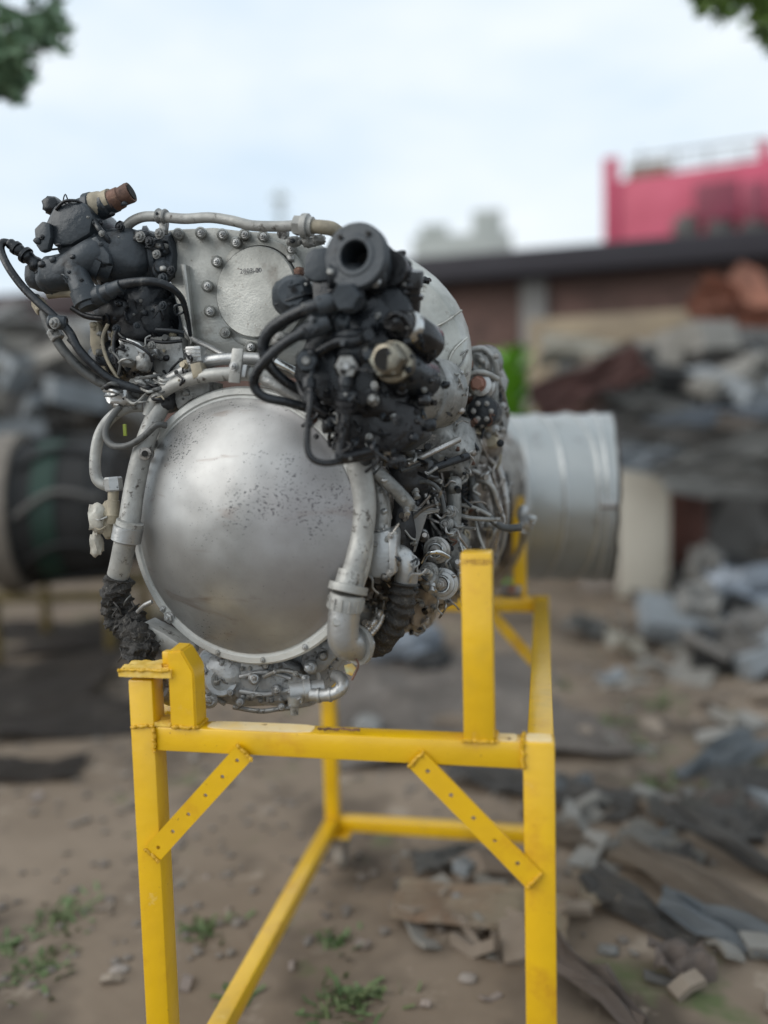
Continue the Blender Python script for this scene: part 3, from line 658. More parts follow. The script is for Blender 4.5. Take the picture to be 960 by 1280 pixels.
# --- left hand pipe run with collar and charred braid
pipe('bleed_pipe', [(203, 505, .14), (190, 530, .13), (178, 565, .12), (168, 610, .115), (162, 650, .11), (158, 672, .105)], (11, 14), WH, eng, 18)
cyl('pipe_collar', (161, 657, .10), (157, 678, .10), [(0, 15), (.08, 18.5), (.9, 18.5), (1, 15)], CL, eng, 28)
cyl('pipe_collar', (163, 652, .10), (161.5, 658, .10), [(0, 17), (1, 17)], WH, eng, 28)
pipe('lower_pipe', [(157, 674, .105), (152, 700, .11), (147, 722, .12), (144, 740, .13)], 13.5, WH, eng, 16)
bh = pipe('charred_braid_sleeve', [(150, 722, .115), (144, 745, .12), (150, 768, .13), (164, 782, .13)], (15, 21), BU, eng, 28, ribs=0, rough=.5, sub=16)
pipe('charred_braid_sleeve', [(160, 775, .13), (170, 790, .11), (175, 808, .09), (170, 824, .085)], (17, 20), BU, eng, 28, ribs=0, rough=.5, sub=16)
for i in range(9):
    px = rnd.uniform(140, 180); py = 735+rnd.uniform(0, 85); px += (py-735)*.12
    pipe('frayed_wire', [(px, py, .085), (px+rnd.uniform(-8, 8), py+rnd.uniform(4, 12), .075), (px+rnd.uniform(-10, 10), py+rnd.uniform(12, 22), .085)], 1.1, rnd.choice([BU, BU, GR]), bh, 5, 3)
pipe('stub_tube', [(172, 765, .10), (180, 757, .095), (190, 752, .095)], 2.8, CL, eng, 8)
pipe('looped_pipe', [(178, 508, .16), (158, 510, .15), (138, 523, .14), (124, 545, .13), (119, 575, .13), (121, 598, .13), (133, 607, .13), (142, 604, .13)], 7, WH, eng, 12)
pipe('looped_cable', [(150, 508, .13), (136, 527, .12), (132, 545, .115), (141, 557, .11), (160, 557, .10), (180, 545, .10), (196, 531, .10), (208, 532, .11)], 4.2, GR, eng, 10)
hexn('hex_nut', (141, 596, .125), (143, 614, .125), 11, CL, eng)
cyl('fitting', (142, 612, .125), (140, 655, .12), [(0, 7), (.3, 6.5), (.32, 8), (.7, 8.5), (.75, 10), (1, 8)], TN, eng, 16)
tp = lump('taped_connector', 124, 648, .12, 11, 19, 14, TP, eng, amp=.3, fr=2.6, seed=8)
lump('taped_connector', 121, 680, .12, 7, 15, 8, TP, eng, amp=.35, fr=2.4, seed=9)
lump('tan_connector', 136, 650, .125, 8, 24, 10, TN, eng, amp=.2, seed=10)
pipe('tape_edge', [(114, 640, .108), (122, 650, .103), (134, 646, .108)], 1.4, WH, eng, 6)
pipe('tape_edge', [(115, 655, .108), (124, 662, .103), (132, 658, .108)], 1.4, TN, eng, 6)
box('lime_clip', tuple(un(154, 545, .14)), tuple(un(157, 530, .14)+Vector((0, .004, 0))), LIME, eng, bev=.0005, label='small lime green clip')
cyl('ring_eyelet', (181, 567, .10), (184, 567, .13), [(0, 4), (.02, 8), (1, 9)], HT, eng, 16)
cyl('eyelet_hole', (181, 567, .098), (182, 567, .11), [(0, 4), (1, 4)], HOLE, eng, 12)
# --- pipes curving round the top of the ring
pipe('manifold_pipe', [(186, 520, .13), (194, 500, .13), (212, 484, .12), (240, 473, .11), (275, 468, .10), (315, 468, .10), (350, 476, .11)], 8.5, WH, eng, 14)
pipe('manifold_pipe', [(160, 492, .16), (185, 487, .15), (212, 474, .14), (238, 459, .13), (262, 451, .12), (300, 448, .12), (345, 450, .12)], 7.5, CL, eng, 14)
pipe('manifold_pipe', [(330, 474, .10), (352, 486, .10), (385, 510, .11), (415, 540, .12)], 7, MG, eng, 12)
pipe('drain_tube', [(232, 410, .2), (240, 423, .19), (262, 434, .17), (284, 445, .15), (320, 450, .13)], 3.6, CL, eng, 10)
pipe('polished_tube', [(345, 452, .10), (365, 462, .10), (389, 476, .10)], 5.5, CH, eng, 12)
pipe('polished_tube', [(328, 477, .11), (352, 484, .11), (385, 497, .11), (408, 512, .11)], 7, CH, eng, 12)
pipe('polished_tube', [(326, 470, .12), (352, 478, .12), (392, 500, .12)], 4, MG, eng, 10)
prism('clamp_bracket', [(290, 435), (304, 436), (299, 479), (285, 478)], .078, .083, WH, eng, bev=1)
prism('clamp_jaw', [(299, 455), (309, 456), (306, 472), (297, 471)], .082, .10, CL, eng, bev=1)
bolt(292, 458, .075, 5, CL, eng)
prism('clamp_strap', [(231, 433), (250, 432), (252, 452), (233, 454)], .105, .13, CL, eng, bev=1.5)
prism('clamp_strap', [(237, 455), (250, 452), (254, 468), (241, 474)], .095, .12, TN, eng, bev=1.5)
for i in range(3): pipe('lock_wire', [(230+i, 437+i*4, .10), (240, 436+i*5, .098), (251, 437+i*4, .10)], .7, WH, eng, 5, 3)
prism('ring_bracket', [(214, 490), (232, 478), (262, 476), (262, 490), (238, 500), (222, 512)], .14, .2, MG, eng, bev=2)
lump('black_bracket', 208, 500, .15, 17, 16, 18, BK, eng, seed=12)  # plain black lump beside the ring bracket
# clutter of foil, wire and clips left of the ring top
for i in range(16):
    px = rnd.uniform(134, 205); py = rnd.uniform(478, 512)-(px-134)*.12
    pipe('foil_wire', [(px-12, py+rnd.uniform(-5, 5), .13), (px, py+rnd.uniform(-6, 6), .11), (px+14, py+rnd.uniform(-7, 5), .13)], rnd.uniform(1, 2.6), rnd.choice([WH, GR, CL, BK]), eng, 6, 4)
lump('foil_wrap', 152, 497, .14, 17, 12, 15, CL, eng, amp=.4, fr=4, seed=13)
lump('foil_wrap', 178, 480, .14, 14, 9, 12, MG, eng, amp=.4, fr=4, seed=14)

# --- gear housing plate with round cover
GH = mk('gear_housing_casting', (.38, .38, .355), (.25, .25, .23), .45, .45, 9, spk=[((.16, .14, .12), 110, .60, .72), ((.17, .155, .135), 11, .56, .72), ((.55, .55, .53), 40, .64, .76)], bump=.16, bscale=260)
gh = prism('gear_housing', [(196, 296), (203, 288), (222, 286), (250, 285), (266, 284), (300, 288), (345, 291), (372, 297), (398, 302), (408, 330), (408, 452), (330, 462), (290, 458), (240, 446), (232, 436), (226, 400), (212, 350), (200, 318)], .20, .42, GH, eng, bev=2.5)
gc = un(322, 366, .19); gs = ps(gc)
lathe('cover_flange', gc+Vector((0, .012, 0)), (-.14, -1, 0), [(-.01, 66*gs), (.004, 68*gs), (.008, 67*gs), (.010, 64*gs), (.010, 58.5*gs), (.001, 58*gs), (.001, 50*gs)], GH, eng, 64)
lathe('cover_groove', gc+Vector((0, .012, 0)), (-.14, -1, 0), [(0, 59*gs), (.002, 59*gs), (.002, 54*gs)], BK, eng, 64)
cov = lathe('round_cover', gc, (-.14, -1, 0), [(-.012, 56*gs), (.0065, 56*gs), (.0085, 54.5*gs), (.0085, 30*gs), (.0092, 0)], GH, eng, 64, closed=False)
HB = [(223, 292.5), (251, 291), (278, 293), (295, 303), (306, 293), (329, 295.5), (364, 311), (271, 327), (259, 357.5), (262, 389), (281.5, 416), (313, 434), (374, 342), (351, 423)]
for (x, y_) in HB:
    cyl('bolt_lobe', (x, y_, .180), (x, y_, .20), [(0, 5.5), (.15, 6.6), (1, 7.5)], GH, eng, 18)
    bolt(x, y_, .177, 4.0, MG if (x+y_) % 2 > 1 else CL, eng)
rst = lump('rusty_lock_plate', 374, 340, .172, 6, 6, 6, RU, eng, seed=15, amp=.3)
INK2 = mk('engraving_grey', (.12, .115, .12), rough=.6)
lettering('2803-0045', gc+Vector((-.001, -.0105, 23*gs)), .0115, INK2, cov, rot=(math.pi/2, 0, .02), ext=.0003, label='small stamped part number on the round cover')
prism('housing_rib', [(226, 330), (232, 330), (242, 420), (238, 432)], .185, .205, GH, eng, bev=1)
lump('weathered_flange', 212, 320, .2, 10, 28, 10, SL, eng, seed=31, amp=.25)
# top pipe with clamp and union
pipe('top_pipe', [(156, 286, .17), (165, 277, .165), (180, 271, .16), (200, 271, .16), (230, 273.5, .155), (262, 272, .15), (290, 276, .145), (315, 282, .14), (345, 283, .135), (372, 282, .13)], 6.4, WH, eng, 14)
cyl('pipe_clamp', (197, 270, .16), (208, 271, .158), [(0, 8.5), (.15, 9.5), (.4, 8), (.6, 8), (.85, 9.5), (1, 8.5)], MG, eng, 18)
prism('clamp_tab', [(198, 276), (208, 276), (206, 292), (199, 292)], .157, .17, MG, eng, bev=1.5)
bolt(200, 292, .15, 6, MG, eng)
hexn('union_nut', (368, 282, .13), (379, 282.5, .128), 12.5, WH, eng)
cyl('union_collar', (378, 282.5, .128), (391, 283.5, .127), [(0, 15), (.1, 15.5), (.55, 15.5), (.6, 12), (1, 12)], WH, eng, 24)
pipe('union_stub', [(388, 283, .127), (402, 284, .125), (415, 286, .13), (424, 292, .15)], (8.5, 9), TN, eng, 14)
for x, y_ in ((368, 302), (386, 303), (398, 300)): lump('mounting_ear', x, y_, .16, 9, 6, 8, MG, eng, seed=int(x), amp=.3)
cyl('clamp_shell', (352, 292, .17), (356, 292, .18), [(0, 7), (1, 7)], MG, eng, 12)

# --- left accessory: starter / hydraulic pump in slate blue
ac = lump('starter_motor', 152, 325, .20, 52, 34, 50, SL, eng, amp=.05, fr=2, sub=4, seed=21)
cyl('motor_barrel', (118, 330, .17), (205, 322, .22), [(0, 26), (.05, 32), (.75, 36), (.77, 40), (.83, 40), (.86, 34), (1, 30)], SL, eng, 36)
cyl('end_flange', (112, 322, .14), (140, 334, .16), [(0, 20), (.1, 25), (.5, 26), (.55, 22), (1, 22)], SL, eng, 26)
lump('pump_lobe', 52, 346, .16, 17, 17, 20, SL, eng, amp=.08, seed=22)
lump('pump_lobe', 78, 342, .14, 28, 22, 24, SL, eng, amp=.12, seed=23)
pipe('pump_neck', [(60, 352, .15), (85, 338, .13), (110, 322, .13), (130, 312, .15)], (18, 20), SL, eng, 16)
prism('side_plate', [(42, 286), (52, 276), (62, 279), (63, 296), (59, 312), (50, 315), (44, 306)], .11, .125, SL, eng, bev=2.5)
prism('pump_block', [(54, 282), (66, 256), (84, 250), (106, 253), (116, 268), (112, 292), (88, 306), (66, 308)], .12, .22, SL, eng, bev=5)
prism('pump_block', [(72, 290), (108, 282), (124, 296), (130, 318), (110, 330), (80, 328), (68, 312)], .13, .24, SL, eng, bev=6)
prism('plate_cap', [(112, 298), (120, 294), (136, 318), (137, 330), (127, 330), (113, 314)], .12, .14, SL, eng, bev=3)
lump('rubber_cap', 66, 258, .14, 10, 11, 12, DK, eng, amp=.2, seed=24)
pipe('cap_strap', [(70, 262, .12), (80, 252, .115), (95, 251, .12), (104, 256, .13)], 2, DK, eng, 8)
cyl('outlet_nozzle', (96, 272, .16), (144, 251, .15), [(0, 20), (.35, 19), (.4, 22), (.52, 21), (.55, 15), (.8, 15), (.84, 13), (1, 13)], SL, eng, 24)
cyl('nozzle_collar', (117, 260, .155), (140, 250, .15), [(0, 16), (.1, 18), (.5, 16), (.6, 14), (1, 14)], TN, eng, 22)
cyl('nozzle_tip', (140, 252, .15), (164, 240, .15), [(0, 13.5), (.45, 13), (.5, 11.5), (.9, 12.5), (1, 12)], RU, eng, 24)
cyl('nozzle_bore', (163.5, 240.3, .15), (165, 239.5, .15), [(0, 9.5), (1, 9.5)], HOLE, eng, 16)
pipe('bonding_strap', [(118, 276, .13), (124, 286, .125), (133, 297, .13), (138, 309, .14)], 3.5, DK, eng, 8)
pipe('drop_neck', [(93, 332, .12), (98, 348, .115), (104, 362, .11), (110, 374, .11)], (14, 15.5), SL, eng, 18)
cyl('neck_collar', (104, 362, .108), (113, 385, .108), [(0, 15), (.1, 17.5), (.75, 17.5), (.8, 14), (1, 13)], SL, eng, 24)
pipe('left_connector', [(12, 304, .12), (24, 313, .12), (38, 324, .13), (50, 336, .14)], (6, 10), DK, eng, 12, ribs=4)
for q, r in (((20, 310, .118), 9), ((32, 319, .125), 11)): lathe('connector_ring', un(*q), (1, .1, -.8), [(-.003, r*S0), (.003, r*S0)], DK, eng, 18)
pipe('black_hose', [(14, 305, .12), (4, 303, .115), (1, 312, .11), (10, 333, .10), (28, 358, .10), (48, 378, .10), (66, 394, .10), (86, 414, .10), (98, 436, .10), (118, 458, .11), (142, 476, .12), (172, 486, .13), (198, 491, .14)], (4.8, 5.6), DK, eng, 12)
pipe('grey_hose', [(44, 372, .13), (54, 388, .12), (64, 412, .115), (78, 436, .115), (98, 458, .12), (122, 476, .13), (150, 487, .14), (176, 493, .15)], 6.2, GR, eng, 12)
pipe('thin_hose', [(86, 424, .12), (104, 444, .12), (120, 462, .12), (146, 480, .13)], 3.2, GR, eng, 8)
hexn('hose_fitting', (46, 376, .125), (54, 389, .12), 9, TN, eng)
hexn('hose_fitting', (66, 412, .11), (73, 424, .11), 9, MG, eng)
cyl('p_clamp', (60, 402, .09), (84, 404, .10), [(0, 7), (.1, 9), (.9, 9), (1, 7)], SL, eng, 16)
bolt(69, 404, .083, 6.5, MG, eng)
pipe('sensor_lead', [(118, 371, .11), (138, 360, .105), (160, 354, .10), (190, 352, .10), (211, 358, .11), (227, 373, .13), (234, 396, .15), (238, 420, .17)], (7.5, 2.5), DK, eng, 12)
cyl('lead_boot', (119, 372, .108), (152, 357, .10), [(0, 12), (.3, 12.5), (.35, 10), (.6, 10.5), (.65, 9), (1, 8)], SL, eng, 18)
for x, y_, rx, rz, sd_ in ((190, 385, 34, 34, 1), (165, 395, 34, 24, 2), (212, 405, 20, 34, 3), (185, 415, 38, 26, 4), (150, 452, 24, 24, 6), (200, 455, 30, 26, 7)):
    lump('accessory_drive_body', x, y_, .24, rx, rz, 50, BK if sd_ in (2, 4) else DK, eng, amp=.25, fr=3, seed=sd_)
prism('drive_casing', [(168, 356), (222, 362), (232, 400), (228, 440), (236, 462), (190, 478), (150, 472), (120, 440), (118, 410), (140, 392)], .22, .36, SL, eng, bev=6)
prism('drive_cover', [(186, 420), (226, 420), (232, 462), (202, 474), (184, 456)], .175, .22, MG, eng, bev=4)
pipe('vertical_rib', [(188, 365, .2), (190, 380, .19), (186, 398, .2)], 7, DK, eng, 10)
pipe('vertical_rib', [(176, 366, .2), (178, 382, .19), (174, 398, .2)], 6, MG, eng, 10)
cyl('flange_knob', (200, 333, .14), (206, 340, .2), [(0, 6), (.1, 9), (.5, 9), (.55, 13), (1, 14)], SL, eng, 18)
cyl('flange_knob', (147, 283, .16), (162, 288, .18), [(0, 6), (.1, 8), (.5, 8), (.55, 6), (1, 6)], DK, eng, 14)
for (x, y_, r) in ((151, 284, 5), (176, 296, 6), (188, 303, 6), (196, 318, 5), (204, 348, 6), (214, 338, 5), (146, 411, 5), (171, 407, 4), (140, 437, 4), (190, 432, 5), (144, 446, 5), (186, 300, 4), (204, 382, 5), (160, 460, 4)):
    bolt(x, y_, .145, r, rnd.choice([DK, MG, SL]), eng)
lump('motor_ear', 180, 299, .17, 14, 9, 16, DK, eng, seed=40, amp=.3); lump('motor_ear', 196, 310, .18, 13, 12, 16, DK, eng, seed=41, amp=.3)
# small solenoid with pale cover under the motor
prism('solenoid_cover', [(147, 424), (158, 422), (174, 428), (184, 440), (178, 444), (160, 434), (150, 434)], .13, .17, CL, eng, bev=2)
cyl('solenoid', (160, 442, .125), (166, 448, .17), [(0, 12), (.1, 15), (1, 17)], MG, eng, 22)
lump('solenoid_end', 180, 452, .14, 10, 13, 10, MG, eng, seed=42, amp=.25)
for pl, r, m_ in (([(145, 414, .12), (142, 430, .12), (144, 448, .12), (150, 470, .13)], 2.2, BK), ([(141, 440, .115), (150, 452, .11), (148, 468, .12)], 1.6, GR), ([(150, 424, .12), (168, 430, .115), (186, 442, .12), (190, 452, .13)], 1.8, BK),
                  ([(135, 405, .14), (128, 425, .14), (134, 450, .13), (148, 474, .13)], 2.4, TN), ([(195, 412, .15), (212, 413, .15), (230, 416, .16)], 2.6, DK), ([(184, 425, .15), (205, 428, .15), (228, 426, .16)], 2.2, BK),
                  ([(60, 368, .15), (78, 366, .15), (96, 366, .14)], 6, TN), ([(90, 385, .15), (108, 395, .15), (130, 398, .15)], 4, BK)):
    pipe('wire', pl, r, m_, eng, 8)
prism('mount_strut', [(112, 402), (122, 402), (128, 440), (134, 470), (122, 462), (112, 430)], .17, .2, TN, eng, bev=1.5)

# --- silver angular casing behind the fuel control
bm = bmesh.new()
FO = mk('matte_silver_casing', (.52, .52, .48), (.33, .33, .30), .4, .45, 9, spk=[((.15, .135, .11), 30, .60, .72), ((.68, .68, .65), 24, .60, .72)], bump=1.0, bscale=32)
_cr = random.Random(4)
poly = [(440, 330), (470, 318), (500, 320), (530, 336), (558, 362), (578, 393), (588, 428), (588, 470), (576, 503), (556, 527), (528, 539), (498, 538), (462, 520), (438, 470)]
cx_, cy_ = 508, 436
def hring(k, y, sh=0): return [bm.verts.new(un(cx_+(px-cx_)*k-sh, cy_+(py-cy_)*k, y)+Vector((0, noise.noise(Vector((px*.05, py*.05, k*9)))*.014, 0))) for px, py in poly]
hr = [hring(.80, .50, -6), hring(1.0, .36), hring(1.005, .33), hring(.93, .27, 4), hring(.90, .262, 5), hring(.6, .240, 4), hring(.3, .228)]
for A, B in zip(hr, hr[1:]):
    for i in range(len(poly)):
        j = (i+1) % len(poly); f1 = bm.faces.new((A[i], A[j], B[j], B[i]))
bm.faces.new(hr[-1])
bmesh.ops.recalc_face_normals(bm, faces=bm.faces)
bmesh.ops.subdivide_edges(bm, edges=bm.edges, cuts=1, smooth=.6, use_grid_fill=True)
hs = finish('silver_casing', bm, FO, eng, ang=.32)
for pl in ([(536, 412, .245), (556, 403, .25), (577, 388, .275)], [(556, 468, .24), (566, 440, .25), (584, 422, .28)], [(540, 520, .26), (560, 505, .26), (580, 470, .28)]):
    pipe('shield_seam', pl, 1.6, FO, hs, 6)
prism('brown_label', [(548, 488), (553, 486), (561, 496), (557, 500)], .225, .23, RU, eng, bev=.5)
# --- fuel control unit, dark
fc = lump('fuel_control_unit', 450, 430, .10, 62, 72, 70, DK, eng, amp=.12, fr=2.6, sub=4, seed=51)
lump('fuel_control_body', 470, 500, .12, 52, 62, 60, BK, eng, amp=.2, fr=3, sub=4, seed=52)
lump('fuel_control_body', 486, 400, .12, 34, 44, 40, DK, eng, amp=.15, fr=3, sub=4, seed=53)
lump('fuel_control_body', 410, 470, .10, 34, 46, 40, DK, eng, amp=.2, fr=3, sub=4, seed=54)
lump('fuel_control_body', 502, 455, .15, 30, 44, 40, BK, eng, amp=.12, fr=3, sub=4, seed=55)
cyl('pump_barrel', (440, 470, .08), (520, 485, .17), [(0, 40), (.2, 46), (.7, 50), (.72, 54), (.8, 54), (.82, 48), (1, 46)], DK, eng, 36)
cyl('pump_barrel', (500, 488, .10), (548, 492, .20), [(0, 44), (.3, 48), (.32, 52), (.5, 52), (.55, 46), (1, 46)], MG, eng, 36)
# flange with bore
fa = un(443, 319, -.015); fs = ps(fa); fx = Vector((.17, 1, -.10)).normalized()
fl = lathe('bored_flange', fa, fx, [(t*fs, r*fs) for t, r in [(46, 18), (0, 18.5), (-1.5, 20), (-1.5, 25), (0, 26.5), (0, 40), (2, 42), (12, 42.5), (15, 40), (17, 33), (48, 33), (50, 37), (66, 37), (70, 34), (100, 34)]], SL, eng, 56, closed=False)
lathe('flange_bore', fa+fx*46*fs, fx, [(0, 18.5*fs), (.004, 18.5*fs)], HOLE, eng, 28)
fu, fv = Vector((math.cos(.17), -math.sin(.17), 0)), None
fv = fx.cross(fu)*-1
for a_ in (52, 128, 222, 308):
    q = fa+fu*math.cos(R_(a_))*31*fs+Vector((0, 0, 1))*math.sin(R_(a_))*31*fs-fx*.0006
    lathe('flange_hole', q, fx, [(0, 3.2*fs), (.002, 3.2*fs)], HOLE, eng, 12)
prism('control_ear', [(381, 318), (390, 310), (408, 308), (415, 322), (412, 350), (392, 352), (379, 345)], .03, .07, SL, eng, bev=3)
hd = lump('diaphragm_housing', 368, 372, .08, 27, 24, 26, SL, eng, amp=.04, seed=56)
cyl('diaphragm_flange', (364, 366, .04), (372, 375, .09), [(0, 16), (.2, 24), (.4, 27), (.55, 27), (.6, 23), (1, 20)], SL, eng, 30)
pipe('diaphragm_seam', [(344, 381, .05), (358, 376, .04), (376, 370, .04), (394, 366, .05)], 2, DK, eng, 8)
prism('control_block', [(388, 348), (410, 342), (470, 360), (498, 356), (512, 376), (516, 420), (505, 440), (440, 432), (408, 420), (390, 390)], .035, .14, DK, eng, bev=7)
prism('control_block', [(378, 430), (400, 418), (452, 428), (475, 455), (470, 500), (440, 520), (402, 505), (378, 470)], .02, .12, DK, eng, bev=7)
prism('control_block', [(404, 500), (470, 492), (520, 508), (530, 545), (500, 566), (450, 562), (418, 545)], .05, .16, BK, eng, bev=6)
hp = hexn('hex_plug', (431, 371, -.045), (438, 372, -.005), 18.5, SL, eng)
cyl('plug_washer', (437, 372, -.012), (442, 373, .04), [(0, 19), (.2, 19.5), (1, 19)], DK, eng, 24)
cyl('bleed_nipple', (472, 353, .0), (456, 355, .04), [(0, 3), (.1, 5.5), (.5, 8), (.55, 9), (1, 10)], DK, eng, 14)
cyl('nipple_tip', (474, 351, -.005), (468, 353, .0), [(0, 3), (.6, 7), (1, 7.5)], CL, eng, 14)
cyl('cross_barrel', (410, 345, .0), (480, 348, .03), [(0, 16), (.5, 18), (1, 18)], DK, eng, 20)
lump('moulded_boss', 428, 402, .02, 12, 14, 14, SL, eng, seed=57, amp=.15)
lump('moulded_boss', 437, 420, .015, 26, 9, 12, DK, eng, seed=58, amp=.15)
hexn('hex_plug', (461, 418, -.02), (452, 424, .03), 8.5, DK, eng)
pipe('moulded_ridge', [(398, 440, .01), (420, 428, .005), (446, 426, .005), (462, 415, .01)], 8, DK, eng, 12)
# nuts on the unit
for (x, y_, r, m_) in ((383, 451, 14, SL), (433, 458, 15, MG)):
    cyl('nut_seat', (x+1, y_, .004), (x+4, y_+1, .05), [(0, r*.95), (.1, r*1.1), (1, r*1.2)], DK, eng, 20)
    hexn('hex_nut', (x, y_, -.02), (x+1, y_, .006), r, m_, eng)
    cyl('stud', (x-.5, y_, -.028), (x, y_, -.015), [(0, 4), (.3, 5.5), (1, 5.5)], CL if r > 14 else MG, eng, 12)
# two large bores with bright nuts
cyl('valve_barrel', (498, 404, .02), (538, 432, .10), [(0, 17), (.1, 20), (.35, 22), (.4, 25), (.9, 26), (1, 22)], BG, eng, 32)
cyl('bright_band', (505, 407, .028), (513, 412, .04), [(0, 20), (.2, 22), (.8, 23), (1, 22)], CH, eng, 32)
cyl('valve_plug', (487, 401, -.0), (505, 408, .03), [(0, 9), (.1, 13), (.6, 15), (1, 19)], BG, eng, 26)
pipe('plug_strap', [(484, 398, -.005), (492, 392, -.008), (504, 396, 0), (512, 410, .01), (508, 422, .015)], 3, BG, eng, 8)
cyl('valve_barrel', (486, 452, .01), (530, 478, .11), [(0, 18), (.08, 24), (.3, 26), (.9, 30), (1, 26)], DK, eng, 32)
hexn('bright_hex_nut', (482, 449, -.035), (492, 453, .015), 24, BR, eng)
cyl('nut_rim', (481.4, 448.7, -.038), (483, 449, -.033), [(0, 16.5), (.3, 18.5), (1, 19)], BR, eng, 32)
cyl('nut_bore', (481.2, 448.6, -.0385), (483, 449, -.03), [(0, 15), (1, 15)], HOLE, eng, 24)
cyl('nut_ring', (490, 452, .0), (494, 454, .02), [(0, 22), (.1, 26), (1, 27)], BR, eng, 32)
pipe('lock_wire', [(438, 459, -.02), (455, 463, -.03), (472, 464, -.035)], 1.2, DK, eng, 6)
# black electrical connector
cyl('round_connector', (516, 338, .06), (512, 395, .08), [(0, 13), (.03, 14), (.35, 14.5), (.38, 12), (.5, 12), (.52, 16), (.62, 16), (.64, 13), (1, 13)], BG, eng, 24)
for k in range(7): bolt(498+rnd.uniform(0, 12), 322+k*9, .05, rnd.uniform(3, 5), BK, eng)
cyl('adapter', (487, 335, .03), (500, 345, .09), [(0, 22), (.4, 24), (.45, 20), (1, 20)], BK, eng, 24)
for i in range(9):
    x = 496+rnd.uniform(0, 10); y_ = 318+i*8
    lump('serrated_edge', x+i*1.2, y_, .05, 6, 5, 6, BK, eng, sub=2, seed=i+60, amp=.4)
# hoses in front of the unit
pipe('rubber_hose', [(420, 382, .0), (402, 382, -.01), (380, 388, -.01), (352, 402, .0), (334, 418, .01), (329, 436, .015), (338, 458, .02), (358, 478, .03), (386, 494, .05)], (9.5, 6.5), DK, eng, 14)
cyl('hose_boot', (418, 378, -.005), (384, 389, -.008), [(0, 12), (.2, 13.5), (.55, 14), (.6, 11), (1, 9.5)], SL, eng, 20)
pipe('rubber_hose', [(404, 408, .0), (384, 414, -.01), (362, 425, -.01), (338, 444, -.005), (321, 465, 0), (318, 482, .005), (330, 496, .01), (360, 503, .02), (388, 512, .04), (408, 521, .06)], (7, 5.8), DK, eng, 14)
cyl('hose_boot', (412, 402, -.002), (370, 420, -.008), [(0, 11), (.3, 13), (.7, 11), (1, 7)], SL, eng, 20)
bolt(350, 424, .04, 5.5, MG, eng)
lump('boot_bracket', 351, 425, .06, 13, 10, 10, MG, eng, seed=70, amp=.15)
pipe('glossy_line', [(387, 470, -.01), (388, 500, -.02), (385, 530, -.02), (384, 558, -.02), (390, 573, -.02), (405, 579, -.015), (425, 577, 0), (450, 573, .03), (466, 570, .05)], 4.2, BG, eng, 12)
pipe('glossy_line', [(432, 515, .0), (430, 540, .0), (425, 562, .0), (428, 571, .0), (445, 568, .02), (470, 562, .05)], 6.5, BK, eng, 12)
pipe('glossy_line', [(372, 478, .03), (380, 495, .02), (392, 508, .02), (408, 518, .03)], 4, BG, eng, 10)
for (a_, b_, r) in (((386, 472, -.012), (388, 502, -.012), 9), ((432, 470, -.012), (431, 500, -.008), 10), ((431, 500, -.008), (431, 516, -.005), 12), ((386, 488, -.015), (386, 503, -.015), 7)):
    cyl('line_fitting', a_, b_, [(0, r*.8), (.1, r), (.4, r), (.45, r*.75), (.6, r*.75), (.65, r), (.95, r), (1, r*.8)], rnd.choice([DK, BK]), eng, 14)
for i in range(34):                                     # studs, clips and small fittings over the dark unit
    px = rnd.uniform(392, 545); py = rnd.uniform(478, 585); y = .0+rnd.uniform(.0, .05)
    if py > 560 and px < 430: continue
    k = i % 4; m_ = rnd.choice([BK, DK, DK, MG, BG])
    if k == 0: bolt(px, py, y, rnd.uniform(3, 5.5), m_, fc)
    elif k == 1: cyl('fitting', (px, py, y), (px+rnd.uniform(-8, 12), py+rnd.uniform(4, 16), y+.03), [(0, 4), (.1, 6), (.5, 6), (.55, 8), (1, 8)], m_, fc, 12)
    elif k == 2: pipe('wire', [(px, py, y), (px+rnd.uniform(-14, 14), py+10, y-.01), (px+rnd.uniform(-20, 20), py+24, y+.01)], rnd.uniform(1.2, 3), m_, fc, 6, 4)
    else: lump('casting_lug', px, py, y+.02, rnd.uniform(6, 12), rnd.uniform(5, 10), 10, m_, fc, sub=2, seed=i, amp=.3)
# --- right of centre, below the fuel unit
pipe('bright_link_rod', [(508, 580, .16), (540, 565, .2), (574, 549, .24)], 4.2, ST, eng, 10)
pipe('link_rod', [(470, 590, .10), (492, 610, .11), (514, 634, .13)], 9, MG, eng, 12)
pipe('link_rod', [(530, 590, .22), (550, 582, .24), (585, 570, .28)], 5, DK, eng, 10)
pipe('grey_hose', [(496, 548, .15), (505, 560, .15), (515, 566, .16)], 6, GR, eng, 10)
lump('black_manifold', 500, 590, .26, 46, 30, 60, BK, eng, seed=80, amp=.25)
lump('black_manifold', 560, 560, .40, 40, 40, 80, MG, eng, seed=81, amp=.25)
for i in range(22):
    px = rnd.uniform(452, 540); py = 560+rnd.uniform(0, 1)*50+(px-452)*.15
    pipe('wire', [(px, py, .15), (px+rnd.uniform(-10, 16), py+rnd.uniform(-8, 8), .13), (px+rnd.uniform(8, 30), py+rnd.uniform(-12, 12), .15)], rnd.uniform(1, 3), rnd.choice([BK, MG, GR, BK, ST]), eng, 6, 4)
for i in range(46):                                     # fine tubes threading the right flank
    px = rnd.uniform(468, 600); py = rnd.uniform(560, 700); y = .19+(px-468)/132*.2; q_ = [(px, py, y)]
    dx, dy = rnd.choice([(10, 22), (-4, 24), (22, 6), (18, -12), (6, 26)])
    for k in range(3): q_.append((q_[-1][0]+dx+rnd.uniform(-6, 6), q_[-1][1]+dy+rnd.uniform(-6, 6), y-.012+rnd.uniform(0, .02)))
    if q_[-1][0] > 632 or q_[-1][1] > 735: continue
    pipe('fine_tube', q_, rnd.uniform(1.3, 3.4), rnd.choice([ST, CL, ST, WH, MG, HT]), eng, 8, 5)
